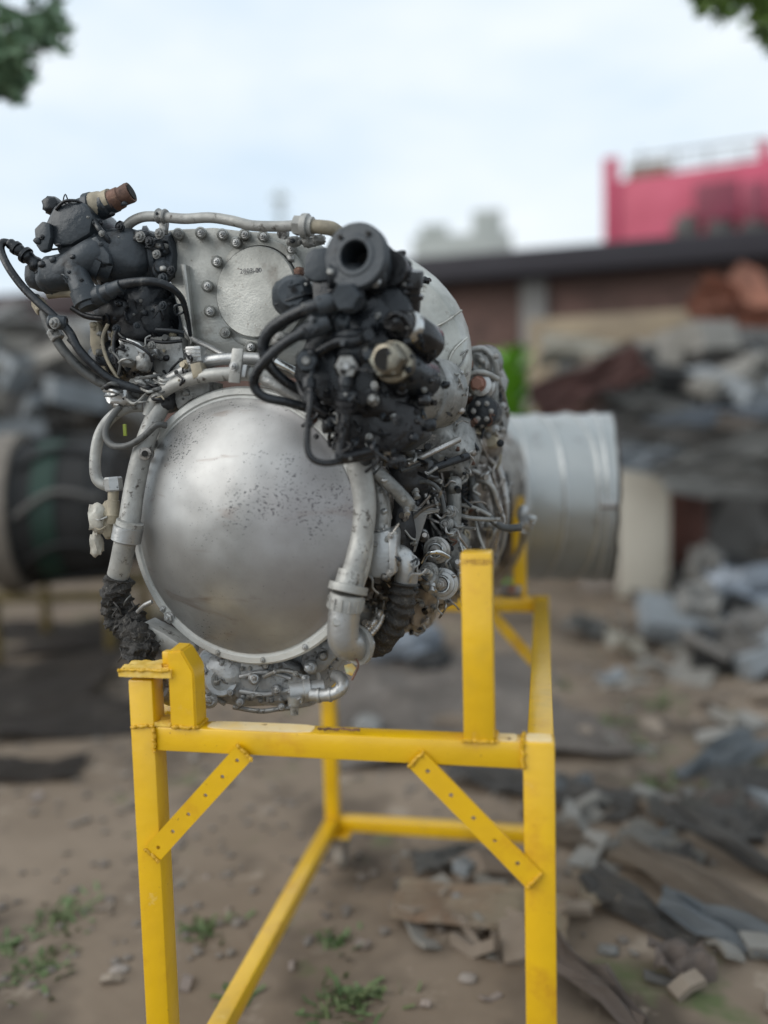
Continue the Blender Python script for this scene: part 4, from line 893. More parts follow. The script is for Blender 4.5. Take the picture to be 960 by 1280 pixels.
# igniter / nozzle cluster at right
kn = cyl('ribbed_barrel', (592, 458, .42), (612, 452, .5), [(0, 16), (.1, 20), (.2, 21), (.25, 18), (.4, 22), (.45, 19), (.6, 23), (.65, 20), (.85, 22), (1, 18)], MG, eng, 26)
pipe('grey_hose', [(572, 474, .38), (590, 467, .38), (606, 466, .38), (622, 474, .40)], 3.6, WH, eng, 10)
pipe('grey_hose', [(588, 438, .42), (604, 436, .42), (617, 448, .42), (622, 470, .43), (628, 492, .45), (634, 520, .5)], 4, MG, eng, 10)
cyl('round_boss', (600, 481, .38), (606, 486, .44), [(0, 9), (.05, 14), (.3, 14), (.35, 17), (1, 18)], CL, eng, 24)
bolt(598, 480, .375, 9, RB, eng, stud=False)
cyl('round_boss', (603, 514, .38), (607, 516, .46), [(0, 14), (.05, 19), (.4, 20), (1, 22)], DK, eng, 28)
for k in range(6):
    th = k*1.05; bolt(603+11*math.cos(th), 514+11*math.sin(th), .372, 3, ST, eng)
lump('igniter_body', 600, 500, .50, 32, 58, 60, MG, eng, seed=82, amp=.25)
lump('igniter_body', 600, 545, .52, 30, 28, 50, HT, eng, seed=83, amp=.3)
lump('rusty_boss', 592, 556, .45, 8, 12, 10, RU, eng, seed=84, amp=.3)
cyl('pale_boss', (613, 551, .44), (617, 553, .5), [(0, 7), (.1, 9), (1, 10)], TN, eng, 18)
for i in range(30):
    px = rnd.uniform(574, 636); py = rnd.uniform(440, 585); y = rnd.uniform(.38, .46)
    if px > 622 and py < 500: continue
    m_ = rnd.choice([MG, CL, HT, DK, ST, RU])
    if i % 3 == 0: bolt(px, py, y, rnd.uniform(3, 5.5), m_, kn)
    elif i % 3 == 1: cyl('fitting', (px, py, y), (px+rnd.uniform(-6, 10), py+rnd.uniform(-10, 12), y+.04), [(0, 3), (.1, 5), (.5, 5), (.55, 7), (1, 7)], m_, kn, 12)
    else: pipe('wire', [(px, py, y), (px+rnd.uniform(-8, 12), py+12, y-.01), (px+rnd.uniform(-12, 12), py+30, y+.01)], rnd.uniform(1.2, 2.6), m_, kn, 6, 4)
# hot section: struts, looms and the hanging thermocouple connector
hsn = lump('combustor_manifold', 592, 640, .60, 34, 90, 110, HT, eng, amp=.18, fr=4, sub=4, seed=90)
lump('combustor_manifold', 560, 690, .56, 30, 60, 90, HT, eng, amp=.2, fr=4, sub=4, seed=91)
pipe('thermocouple_loom', [(582, 585, .40), (590, 600, .38), (592, 618, .37), (602, 636, .37), (618, 652, .37), (632, 660, .37), (652, 659, .37)], 4.6, GR, eng, 12)
pipe('thermocouple_loom', [(584, 606, .40), (600, 600, .38), (614, 608, .38), (622, 630, .39), (628, 648, .4)], 4.2, ST, eng, 12)
pipe('ring_main', [(636, 562, 1.15), (648, 580, 1.14), (657, 600, 1.13), (659, 625, 1.05), (656, 645, 1.0)], 3.8, ST, eng, 10)
pipe('ring_main', [(655, 662, .80), (650, 685, .85), (640, 705, .90), (625, 725, .95), (610, 738, 1.0)], 4.2, ST, eng, 10)
pipe('ring_main', [(632, 590, .8), (636, 615, .8), (637, 650, .8), (632, 680, .8), (622, 705, .8)], 3, BK, eng, 10)
cyl('thermocouple_plug', (651, 657, .62), (664, 650, .62), [(0, 6), (.2, 11), (.7, 12), (.75, 8), (1, 8)], CL, eng, 20)
bolt(665, 649, .60, 4.5, CH, eng, d=(1, -.6, .5))
cyl('plug_neck', (655, 632, .62), (652, 650, .62), [(0, 4), (.3, 7), (.8, 7), (1, 5)], CL, eng, 14)
pipe('plug_lead', [(653, 655, .62), (640, 662, .5), (630, 660, .4)], 3.6, ST, eng, 8)
for i, (pl, r, m_) in enumerate((([(586, 600, .42), (586, 630, .41), (580, 655, .42), (574, 690, .44)], 4, DK), ([(606, 590, .46), (616, 615, .46), (622, 650, .47), (618, 690, .5)], 4.4, ST), ([(620, 575, .55), (630, 605, .55), (633, 640, .55), (628, 680, .56), (616, 705, .58)], 3.6, CL),
        ([(592, 690, .45), (600, 662, .44), (606, 640, .45)], 3.6, CL), ([(606, 688, .46), (618, 664, .45), (626, 655, .46)], 3.2, CL), ([(580, 655, .4), (588, 632, .4), (594, 622, .41)], 2.4, ST), ([(576, 594, .38), (590, 588, .37), (602, 596, .38), (606, 612, .4)], 3.2, MG),
        ([(610, 572, .5), (624, 590, .5), (630, 620, .5), (632, 655, .52)], 3, HT), ([(598, 640, .43), (608, 650, .42), (610, 670, .44), (604, 690, .46)], 3, HT))):
    pipe('fuel_tube', pl, r, m_, hsn, 8)
for i in range(90):
    px = rnd.uniform(572, 652); py = rnd.uniform(575, 738); y = .38+(px-572)/80*.25+rnd.uniform(0, .03)
    if px > 637-abs(py-645)*.22: continue
    m_ = rnd.choice([MG, CL, HT, HT, DK, ST, ST, RU, BK, TN])
    k = i % 4
    if k == 0: bolt(px, py, y, rnd.uniform(2.4, 4.5), m_, hsn)
    elif k == 1: cyl('fitting', (px, py, y), (px+rnd.uniform(-6, 8), py+rnd.uniform(-10, 12), y+.04), [(0, 2.4), (.1, 4), (.5, 4), (.55, 5.5), (1, 5.5)], m_, hsn, 10)
    elif k == 2: pipe('wire', [(px, py, y), (px+rnd.uniform(-6, 10), py+12, y-.01), (px+rnd.uniform(-10, 8), py+rnd.uniform(20, 40), y+.01)], rnd.uniform(1, 2.6), m_, hsn, 6, 4)
    else: lump('clip', px, py, y+.01, rnd.uniform(2, 6), rnd.uniform(3, 8), 6, m_, hsn, sub=2, seed=i, amp=.35)
for i in range(26):
    px = rnd.uniform(522, 578); py = rnd.uniform(662, 755); y = .215+rnd.uniform(0, .04); m_ = rnd.choice([MG, MG, CL, ST, HT, DK])
    if i % 3 == 0: bolt(px, py, y, rnd.uniform(2.5, 4.5), m_, eng)
    elif i % 3 == 1: cyl('fitting', (px, py, y), (px+rnd.uniform(-6, 8), py+rnd.uniform(-8, 10), y+.04), [(0, 3), (.1, 5), (.5, 5), (.55, 7), (1, 7)], m_, eng, 12)
    else: pipe('wire', [(px, py, y), (px+rnd.uniform(-6, 10), py+8, y-.01), (px+rnd.uniform(-12, 12), py+20, y+.01)], rnd.uniform(1, 2), m_, eng, 6, 4)
cyl('chain_pin_rail', (578, 598, .34), (579, 660, .36), [(0, 4)]+[(i/12+o_, r_) for i in range(1, 12) for o_, r_ in ((0, 4), (.01, 6.5), (.045, 6.5), (.055, 4))]+[(1, 4)], DK, eng, 14)
cyl('drain_spout', (552, 742, .30), (528, 768, .30), [(0, 20), (.4, 14), (1, 8)], HT, eng, 18)
# spigot resting on the rear rail
cyl('rear_foot', (625, 738, .95), (652, 740, .95), [(0, 7), (.3, 9), (1, 8)], HT, eng, 14)
bolt(640, 736, .93, 5, RB, eng)

# small hardware seated on the surfaces already built
from mathutils.bvhtree import BVHTree
bpy.context.view_layer.update()
_vs, _fs, _ow = [], [], []
for o_ in [c for c in eng.children_recursive if c.type == 'MESH' and c.name.split('.')[0] not in ('wire', 'frayed_wire', 'bolt', 'front_dome', 'exhaust_duct', 'rim')]:
    b_ = len(_vs); mw = o_.matrix_world; _vs += [mw @ v.co for v in o_.data.vertices]
    for p_ in o_.data.polygons: _fs.append([b_+i for i in p_.vertices]); _ow.append(o_)
BV = BVHTree.FromPolygons(_vs, _fs)
def scatter(px0, py0, px1, py1, n, mats, small=2.2, big=5, kinds='bblfw', skip=(), seed=1):
    r_ = random.Random(seed)
    for k in range(n):
        px, py = r_.uniform(px0, px1), r_.uniform(py0, py1)
        h, nn, idx, dd = BV.ray_cast(CAM, ray(px, py), 6)
        if h is None: continue
        ob = _ow[idx]; base_ = ob.name.split('.')[0]
        if base_ in skip: continue
        par = ob if ob.parent is eng else eng
        if nn.dot(ray(px, py)) > 0: nn = -nn
        m_ = r_.choice(mats); s_ = ps(h); r = r_.uniform(small, big); kd = r_.choice(kinds)
        if kd == 'b': bolt(0, 0, 0, r*.8, m_, par, d=nn, P=h-nn*s_*.5)
        elif kd == 'l': blob('lug', h, (r*s_*1.3, r*s_, r*s_*1.1), m_, par, .35, 3, 2, k+seed)
        elif kd == 'f': lathe('fitting', h-nn*s_*2, nn+Vector((r_.uniform(-.4, .4), -.2, r_.uniform(-.4, .4))), [(0, r*s_), (r*s_, r*s_), (r*1.05*s_, r*s_*.7), (r*1.8*s_, r*s_*.7), (r*1.85*s_, r*s_*.9), (r*2.4*s_, r*s_*.9)], m_, par, 12)
        else:
            q = h; pts_ = [q-nn*s_]
            for w in range(3):
                t_ = nn.cross(Vector((r_.gauss(0, 1), r_.gauss(0, 1), r_.gauss(0, 1)))).normalized(); q = q+t_*s_*r_.uniform(5, 13); pts_.append(q+nn*s_*(r_.uniform(1, 4) if w < 2 else -1))
            wtube('small_line', pts_, s_*r_.uniform(.8, 1.8), m_, par, 6, 4)
NS = ('polished_tube', 'top_pipe', 'bleed_pipe', 'round_cover', 'gear_housing', 'bright_hex_nut', 'nut_bore', 'flange_bore', 'hex_plug', 'mounting_ring', 'bright_link_rod', 'black_hose', 'grey_hose', 'braided_hose', 'charred_braid_sleeve', 'elbow_pipe', 'pipe_collar')
scatter(40, 250, 230, 400, 60, [SL, DK, SL, DK, MG], 1.8, 4.2, 'bbllw', NS, 11)
scatter(110, 395, 235, 500, 60, [DK, MG, GR, BK, TN], 1.8, 4.5, 'bblfww', NS, 12)
scatter(340, 300, 545, 470, 60, [DK, DK, SL, BK, MG], 1.8, 5, 'bbllfw', NS+('bored_flange',), 13)
scatter(385, 460, 560, 590, 65, [DK, BK, BK, SL, BG, MG], 2, 5.5, 'bblfwww', NS, 14)
scatter(455, 590, 585, 760, 75, [MG, CL, ST, ST, WH, DK, HT], 2, 5, 'blfwww', NS+('support_bracket',), 15)
scatter(570, 440, 636, 740, 90, [MG, CL, ST, ST, WH, HT, DK, RU, TN], 1.8, 4.5, 'blfwwww', NS, 16)
scatter(450, 720, 560, 800, 45, [MG, CL, ST, HT, DK], 2, 5, 'blfww', NS, 18)
scatter(240, 808, 430, 892, 40, [GB, GB, MG, CL, WH], 2, 5, 'bblw', NS, 17)
prism('data_plate', [(452, 438), (470, 434), (474, 446), (456, 451)], .012, .02, SL, eng, bev=.3)
prism('data_plate', [(176, 436), (196, 436), (197, 448), (177, 449)], .168, .176, CL, eng, bev=.3)

# ================================================================== BACKGROUND
def flat(v): return Vector((v[0], v[1], 0))
BRK = mk('sooty_brick', (.15, .085, .07), (.11, .07, .06), 0, .9, 2.0, spk=[((.14, .12, .105), 1.2, .60, .75), ((.03, .024, .022), 3, .6, .75)])
def brickify(m):
    n = m.node_tree; b = n.nodes['Principled BSDF']; l = n.links.new; s = b.inputs['Base Color'].links[0].from_socket
    bt = n.nodes.new('ShaderNodeTexBrick'); bt.inputs['Scale'].default_value = 4.2; bt.inputs['Color1'].default_value = (1, 1, 1, 1); bt.inputs['Color2'].default_value = (.75, .75, .75, 1); bt.inputs['Mortar'].default_value = (1.6, 1.6, 1.5, 1); bt.inputs['Mortar Size'].default_value = .02
    tc = n.nodes.new('ShaderNodeTexCoord'); mp_ = n.nodes.new('ShaderNodeMapping'); mp_.inputs['Rotation'].default_value = (math.pi/2, 0, 0); l(tc.outputs['Object'], mp_.inputs[0]); l(mp_.outputs[0], bt.inputs['Vector'])
    x = n.nodes.new('ShaderNodeMixRGB'); x.blend_type = 'MULTIPLY'; x.inputs[0].default_value = 1; l(s, x.inputs[1]); l(bt.outputs[0], x.inputs[2]); l(x.outputs[0], b.inputs['Base Color'])
brickify(BRK)
ROOF = mk('tarred_roof', (.020, .017, .023), (.032, .028, .034), .1, .7, 1.5)
ROOFL = mk('maroon_roof', (.055, .032, .032), (.04, .028, .03), .1, .7, 1.5)
PLAS = mk('pale_plaster', (.26, .25, .235), (.20, .19, .18), 0, .9, 2)
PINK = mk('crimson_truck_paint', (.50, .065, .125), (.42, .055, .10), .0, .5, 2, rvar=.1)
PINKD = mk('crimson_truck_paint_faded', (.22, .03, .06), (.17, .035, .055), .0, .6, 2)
TYR = mk('tyre_black', (.012, .012, .013), (.03, .03, .03), 0, .8, 4)
ALU = mk('scrap_aluminium', (.32, .34, .36), (.20, .215, .23), .6, .5, 3, spk=[((.08, .08, .08), 6, .58, .7)], bump=.3, bscale=20)
ALB = mk('scrap_bluish_sheet', (.24, .27, .31), (.17, .19, .215), .4, .5, 3, spk=[((.35, .38, .42), 5, .6, .7)], bump=.3, bscale=20)
SCD = mk('scrap_dark_metal', (.105, .10, .094), (.17, .16, .148), .3, .7, 3, bump=.4, bscale=20)
SCG = mk('scrap_grey_metal', (.26, .255, .24), (.17, .165, .155), .4, .6, 4, spk=[((.26, .25, .23), 6, .6, .7)], bump=.4, bscale=20)
SCO = mk('orange_rust', (.27, .105, .065), (.17, .075, .05), .1, .8, 5, spk=[((.45, .2, .13), 9, .6, .7)])
SCM = mk('maroon_rust', (.11, .05, .042), (.08, .042, .038), .1, .8, 4)
TAN = mk('tan_sheet', (.30, .235, .155), (.22, .175, .125), 0, .8, 3)
CRM = mk('cream_panel', (.52, .49, .42), (.44, .41, .35), 0, .7, 2)
CONC = mk('pale_concrete', (.30, .262, .23), (.20, .172, .15), 0, .9, 3, bump=.4, bscale=20)
BRN = mk('brown_painted_steel', (.13, .052, .038), (.09, .042, .034), .1, .7, 3)
VOID = mk('black_void_paint', (.012, .012, .012), (.026, .025, .024), .1, .7, 3)
GRN = mk('green_enamel', (.015, .05, .033), (.012, .035, .025), .1, .5, 3)
WOOD = mk('weathered_plywood', (.42, .36, .27), (.32, .22, .15), 0, .85, 4, spk=[((.42, .39, .33), 3, .55, .7)])
FOL = mk('plant_leaf', (.20, .42, .04), (.14, .34, .03), 0, .5, 9)
GRA = mk('grass_blade', (.10, .17, .06), (.12, .14, .06), 0, .7, 9)
TLF = mk('tree_leaf_dark', (.13, .22, .13), (.2, .30, .17), 0, .5, 5)
TLG = mk('tree_leaf_bright', (.14, .22, .05), (.09, .16, .035), 0, .5, 5)
BARK = mk('bark', (.09, .07, .05), (.05, .04, .03), 0, .9, 12, bump=.6, bscale=30)

PB = mk('pinkish_scrap', (.27, .22, .19), (.2, .165, .145), 0, .8, 3)
M1 = mk('dusty_grey_scrap', (.27, .255, .23), (.18, .17, .15), .1, .8, 3)
M2 = mk('dusty_brown_scrap', (.25, .205, .16), (.17, .135, .105), 0, .9, 3)
M3 = mk('dusty_blue_scrap', (.24, .26, .275), (.17, .185, .195), .1, .7, 3)
# --- long shed: brick wall, pillars, roof
PL = flat(bgp(-260, 560, 16.5)); PR = flat(bgp(1230, 545, 11.3)); wd = (PR-PL).normalized(); wn = Vector((-wd.y, wd.x, 0)); wl = (PR-PL).length
wang = math.atan2(wd.y, wd.x)
shed = empty('storage_shed', PL+wd*wl/2+Vector((0, 0, GZ)), 'long low brick shed with a dark overhanging roof across the back of the yard', 'shed')
def wbox(name, u0, u1, d0, d1, z0, z1, mat, parent, bev=.01, **k):
    bm = bmesh.new(); box_bm(bm, (u0, d0, z0), (u1, d1, z1), bev)
    bmesh.ops.rotate(bm, verts=bm.verts, cent=(0, 0, 0), matrix=Matrix.Rotation(wang, 3, 'Z')); bmesh.ops.translate(bm, verts=bm.verts, vec=PL)
    return finish(name, bm, mat, parent, **k)
def wallu(px, py):                                     # where a picture ray meets the wall face: (distance along, height)
    d = ray(px, py); t = (PL-CAM).dot(wn)/d.dot(wn); q = CAM+d*t; return (q-PL).dot(wd), q.z
uL, zL = wallu(60, 372); uR, zR = wallu(960, 292); zt0 = (zL+zR)/2
zr_ = max(zL, zR); wallh = zr_-.30
wbox('wall', 0, wl, 0, .25, GZ-.05, wallh-.02, BRK, shed)
u1 = wallu(330, 360)[0]
zr_ = max(zL, zR)
wbox('roof', 0, u1, -.45, 3.5, zL-.36, zL, ROOFL, shed, label='weathered maroon stretch of the roof edge')
wbox('roof', u1+.01, wl, -.45, 3.5, zr_-.34, zr_-.04, ROOF, shed, label='tarred black stretch of the roof edge')
for px in (-60, 110, 250, 668, 1080):
    u = wallu(px, 400)[0]; wbox('pillar', u-.16, u+.16, -.12, -.003, GZ-.05, zr_-.345, PLAS, shed)
# --- beyond the shed
def bbox(name, px0, px1, ptop, dist, depth, mat, parent=None, z0=None, pbot=None, bev=.02, yaw=None, **k):
    A = bgp(px0, ptop, dist); B = bgp(px1, ptop, dist); zt = (A.z+B.z)/2
    zb = GZ if z0 is None else z0
    if pbot is not None: zb = bgp((px0+px1)/2, pbot, dist).z
    c = (flat(A)+flat(B))/2; w = (flat(A)-flat(B)).length; ang = math.atan2(B.y-A.y, B.x-A.x) if yaw is None else yaw
    n = Vector((-math.sin(ang), math.cos(ang), 0)); c = c+n*depth/2; c.z = (zt+zb)/2
    return rbox(name, c, (w, depth, zt-zb), (0, 0, ang), mat, parent, bev, **k)
tr = empty('red_cargo_truck', flat(bgp(870, 400, 17.5))+Vector((0, 0, GZ)), 'tall crimson cargo truck body with a corner post and top railing beyond the shed roof', 'truck')
bbox('cargo_body', 772, 1130, 200, 17.5, 2.4, PINK, tr, pbot=330)
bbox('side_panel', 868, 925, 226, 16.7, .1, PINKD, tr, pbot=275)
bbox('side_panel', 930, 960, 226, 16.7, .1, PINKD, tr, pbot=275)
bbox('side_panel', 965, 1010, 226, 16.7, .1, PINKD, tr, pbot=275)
bbox('corner_post', 754, 774, 196, 17.45, .25, PINK, tr, pbot=330)
bbox('corner_post', 948, 966, 176, 17.45, .25, PINK, tr, pbot=226)
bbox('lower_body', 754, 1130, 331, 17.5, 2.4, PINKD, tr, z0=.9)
for px in (800, 842, 884, 926): bbox('railing_post', px, px+3, 186, 17.5, .04, SCG, tr, pbot=222, bev=.002)
bbox('top_rail', 790, 960, 184, 17.5, .04, SCG, tr, pbot=188, bev=.002)
bbox('top_rail', 790, 960, 202, 17.5, .04, SCG, tr, pbot=205, bev=.002)
bbox('crate', 785, 838, 203, 17.8, .4, TAN, tr, pbot=221)
for px in (858, 900, 944): c = bgp(px, 284, 16.9); lathe('spare_tyre', c, (math.sin(.3), -math.cos(.3), 0), [(-.1, .24), (.12, .24), (.14, .15), (.14, 0)], SCD, tr, 24)
for px in (815, 905, 1090):
    c = bgp(px, 500, 16.9); c.z = .47; w_ = lathe('wheel', c, (math.sin(.3), -math.cos(.3), 0), [(-.15, .5), (.15, .5), (.17, .3), (.17, 0)], TYR, tr, 24)
bd = empty('far_building', flat(bgp(580, 400, 24))+Vector((0, 0, GZ)), 'pale grey flat building with a stepped top far beyond the shed roof', 'building')
FAR = mk('far_plaster', (.42, .44, .41), (.36, .38, .36), 0, .9, 1)
bbox('wall', 515, 640, 292, 24, 4, FAR, bd)
bbox('roof_room', 590, 628, 262, 24.5, 2, FAR, bd, pbot=292)
bbox('roof_room', 525, 560, 280, 24.5, 2, FAR, bd, pbot=292)
mast = empty('antenna_mast', flat(bgp(350, 300, 30))+Vector((0, 0, GZ)), 'thin grey lattice mast standing far behind the engine top', 'mast')
bbox('pole', 347, 352, 236, 30, .1, FAR, mast); bbox('cross_arm', 339, 360, 244, 29.9, .1, FAR, mast, pbot=250); bbox('cross_arm', 342, 358, 262, 29.9, .1, FAR, mast, pbot=267)

# --- scrap pieces: every piece is a thing of its own
def crumple(name, c, size, rot, mat, amp=.12, seed=0, n=12, thick=.02, parent=None):
    """bent sheet standing or lying at a world point"""
    bm = bmesh.new(); g = [[None]*(n+1) for _ in range(n+1)]
    for i in range(n+1):
        for j in range(n+1):
            u, v = i/n-.5, j/n-.5; h = amp*(noise.noise(Vector((u*3, v*3, seed)))+.5*noise.noise(Vector((u*8, v*8, seed+3))))
            g[i][j] = bm.verts.new((u*size[0]*(1+.1*noise.noise(Vector((v*4, seed, 0)))), v*size[1]*(1+.1*noise.noise(Vector((u*4, seed, 5)))), h))
    for i in range(n):
        for j in range(n): bm.faces.new((g[i][j], g[i+1][j], g[i+1][j+1], g[i][j+1]))
    r = bmesh.ops.solidify(bm, geom=list(bm.faces), thickness=thick)
    from mathutils import Euler
    bmesh.ops.rotate(bm, verts=bm.verts, cent=(0, 0, 0), matrix=Euler(rot).to_matrix()); bmesh.ops.translate(bm, verts=bm.verts, vec=c)
    return finish(name, bm, mat, parent, smooth=False)
def gobj(px, py, up_=0.0): p = gp(px, py); p.z += up_; return p
def sheet(px, py, w, h, rot, mat, label, cat='metal sheet', amp=.1, seed=0, up_=.1, name='metal_sheet', thick=.015):
    return tag(crumple(name, gobj(px, py, up_), (w, h), rot, mat, amp, seed, 7, thick), label, cat)
def vis(px0, px1, ptop, pbot, depth, mat, name, label, cat, **k):
    """upright box standing on the ground where its foot is seen at pbot"""
    q = gp((px0+px1)/2, pbot); dist = math.hypot(q.x-CAM.x, q.y-CAM.y)
    o = bbox(name, px0, px1, ptop, dist, depth, mat, **k); tag(o, label, cat); return o
# left: old cylinder casing on a yellow frame, crumpled sheets above it
def zat(px, py, dist): return bgp(px, py, dist)
dc = empty('turbine_casing', flat(zat(40, 650, 5.2))+Vector((0, 0, GZ)), 'big black turbine casing with a tan rim and a green band at the left edge', 'turbine casing')
c = zat(14, 640, 5.2); r = 84/FPX*5.2; axd = Vector((math.cos(.32), math.sin(.32), 0))     # axis runs to the right and slightly away
RIM = mk('dull_tan_rim', (.24, .21, .175), (.16, .14, .12), .2, .7)
lathe('rim_ring', c, axd, [(-.03, r*.9), (-.03, r*1.06), (.10, r*1.06), (.10, r*.96)], RIM, dc, 48, closed=False)
lathe('casing', c, axd, [(.10, r*.96), (.16, r*.93), (.50, r*.93), (.52, r*.88), (.62, r*.86), (.64, r*.4), (.64, 0)], VOID, dc, 48, closed=False)
lathe('front_plate', c, axd, [(.0, 0), (.0, r*.9)], SCD, dc, 48, closed=False)
lathe('green_band', c, axd, [(.22, r*.935), (.22, r*.955), (.34, r*.955), (.34, r*.935)], GRN, dc, 48, closed=False)
for k in range(9):
    th = k*.7; a1, u1, v1 = frame(axd); wtube('casing_pipe', [c+axd*.14+(u1*math.cos(th)+v1*math.sin(th))*r*.97, c+axd*.35+(u1*math.cos(th+.3)+v1*math.sin(th+.3))*r*1.0, c+axd*.58+(u1*math.cos(th+.2)+v1*math.sin(th+.2))*r*.93], .018, VOID if k % 3 else SCD, dc, 8)
q = zat(48, 745, 5.2)
def frame_box(name, px0, px1, ptop, pbot, dist, th, mat, parent): return bbox(name, px0, px1, ptop, dist, th, mat, parent, pbot=pbot, bev=.004)
yf = empty('engine_cradle', flat(zat(70, 745, 5.0))+Vector((0, 0, GZ)), 'second faded yellow steel cradle low at the left under the dark casing', 'cradle')
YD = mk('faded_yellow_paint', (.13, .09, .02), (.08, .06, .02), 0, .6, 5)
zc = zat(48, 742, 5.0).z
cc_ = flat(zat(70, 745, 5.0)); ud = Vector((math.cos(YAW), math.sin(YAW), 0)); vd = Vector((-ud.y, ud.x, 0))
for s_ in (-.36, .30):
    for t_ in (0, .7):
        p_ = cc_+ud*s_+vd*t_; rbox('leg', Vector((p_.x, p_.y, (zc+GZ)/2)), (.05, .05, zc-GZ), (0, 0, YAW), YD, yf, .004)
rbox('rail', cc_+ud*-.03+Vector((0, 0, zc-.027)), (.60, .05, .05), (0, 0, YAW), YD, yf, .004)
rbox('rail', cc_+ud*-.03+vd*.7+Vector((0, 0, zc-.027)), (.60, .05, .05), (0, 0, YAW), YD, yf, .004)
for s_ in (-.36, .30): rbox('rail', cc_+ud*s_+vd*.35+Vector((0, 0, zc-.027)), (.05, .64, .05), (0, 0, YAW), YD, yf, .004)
k_ = 6.0
def hang(px, py, dist, w, h, rot, mat, label, cat, amp=.15, seed=0, name='metal_sheet', thick=.02):
    return tag(crumple(name, zat(px, py, dist), (w, h), rot, mat, amp, seed, 7, thick), label, cat)
# heap of sheets behind the casing; supported by dark bodies reaching the ground
vis(-60, 175, 468, 712, 1.0, VOID, 'scrap_bin', 'dark steel scrap bin behind the turbine casing on the left', 'scrap bin')
hang(90, 492, 6.6, 1.3, .45, (1.0, -.35, .2), ALB, 'light blue grey crumpled sheet on top of the left scrap bin', 'metal sheet', .12, 2)
hang(20, 455, 7.4, 1.0, .5, (1.1, .25, .3), SCG, 'dull grey torn sheet sticking up at the far left of the bin', 'metal sheet', .15, 3)
hang(120, 440, 7.6, 1.1, .5, (1.2, -.1, .1), CONC, 'pale sheet leaning above the bluish one in the left bin', 'metal sheet', .12, 4)
hang(40, 520, 6.2, .9, .3, (1.1, .35, .2), SCG, 'bent grey strip hanging over the front of the left bin', 'metal strip', .1, 5)
hang(-10, 490, 6.3, .7, .3, (.9, .2, .4), ALU, 'bright aluminium offcut at the left picture edge', 'offcut', .1, 6)
# right: rows of scrap between duct and shed, from far to near
def pile(px0, px1, ptop, pbot, mat, name, label, cat, depth=.8, amp=.25, seed=0, fr=2.5):
    q = gp((px0+px1)/2, pbot); dist = math.hypot(q.x-CAM.x, q.y-CAM.y); A = bgp(px0, ptop, dist); B = bgp(px1, ptop, dist)
    w = (flat(A)-flat(B)).length; z1 = (A.z+B.z)/2; c = (flat(A)+flat(B))/2; c.z = (z1+GZ)/2
    c += (flat(c)-flat(CAM)).normalized()*depth/2
    o = blob(name, c, (w/2, depth/2, (z1-GZ)/2*1.02), mat, None, amp*1.5, fr, 3, seed, smooth=False); return tag(o, label, cat)
vis(660, 880, 392, 700, .5, TAN, 'board_stack', 'tan stack of upright boards below the black roof edge', 'boards')
pile(868, 985, 368, 706, SCO, 'rusty_machine', 'orange rusted machine casting standing highest in the right heap', 'machine', .9, .3, 2)
hang(915, 392, 7.4, .7, .4, (1.2, .5, .2), SCO, 'orange rusted fan cowl on top of the rusted machine', 'cowl', .2, 8)
hang(868, 452, 7.2, .5, .4, (1.1, .6, .1), SCM, 'dark red bracket leaning on the rusted machine', 'bracket', .12, 9)
hang(925, 462, 6.8, .7, .32, (1.0, -.1, .2), CONC, 'pinkish pale sheet below the orange machine', 'metal sheet', .1, 10)
hang(778, 437, 7.0, 1.3, .25, (.8, .12, .1), CRM, 'cream strip lying along the top of the tan boards', 'strip', .08, 11)
vis(668, 700, 470, 690, .3, PLAS, 'concrete_post', 'pale concrete post just right of the bright green plant', 'post')
pile(690, 812, 470, 718, SCM, 'maroon_drum', 'maroon rusted drum leaning just above the exhaust duct', 'drum', .8, .14, 4)
hang(735, 478, 5.9, .8, .3, (1.0, -.35, .1), SCM, 'maroon flap resting against the maroon drum', 'flap', .1, 12)
hang(745, 458, 6.4, .7, .2, (.9, -.3, .1), CONC, 'pale grey pipe lagging on top of the maroon drum', 'lagging', .08, 13)
pile(800, 985, 505, 724, SCD, 'scrap_heap_frame', 'dark heap of frames in the middle of the right side', 'scrap heap', 1.2, .3, 5)
for i, (px, py, dd, w, h, rr, m_, nm, lab) in enumerate([
    (830, 505, 6.0, .9, .2, (.8, .3, .1), SCG, 'steel_plate', 'grey steel plate sloping down right under the cream strip'),
    (905, 520, 5.9, 1.0, .16, (.9, -.1, .1), ALB, 'blue_sheet', 'narrow bluish sheet above the green tarpaulin at right'),
    (850, 545, 5.7, .9, .14, (.9, .15, .1), SCD, 'dark_plate', 'blackened plate under the narrow bluish sheet'),
    (930, 560, 5.6, .9, .22, (.8, -.2, .1), SCG, 'steel_plate', 'grey plate lying level at the right edge below the bluish sheet'),
    (815, 575, 5.5, .5, .2, (1.0, .1, .1), ALU, 'light_sheet', 'light aluminium sheet just right of the duct mouth'),
    (900, 590, 5.4, .8, .12, (.9, .05, .1), SCG, 'steel_strip', 'grey steel strip directly above the black opening'),
    (945, 535, 5.7, .5, .12, (1.0, .3, .1), CONC, 'pale_strip', 'pale strip poking out at the right picture edge'),
    (770, 515, 5.9, .5, .18, (1.0, -.4, .1), SCD, 'dark_flap', 'charcoal flap between the maroon drum and the heap')]):
    hang(px, py, dd, w, h, rr, m_, lab, nm.replace('_', ' '), .07, 20+i, nm, .03)
pn = vis(772, 838, 588, 748, .12, CRM, 'cream_board', 'cream upright board standing behind the duct mouth', 'board')
vis(836, 884, 572, 738, .35, BRN, 'brown_cabinet', 'narrow brown steel cabinet right of the cream panel', 'cabinet')
vis(726, 775, 706, 742, .10, CONC, 'concrete_block', 'pale block lying left of the cream panel under the duct', 'block')
vis(886, 990, 602, 700, .6, VOID, 'black_machine_box', 'black machine box with its shadowed mouth at the right edge', 'machine box')
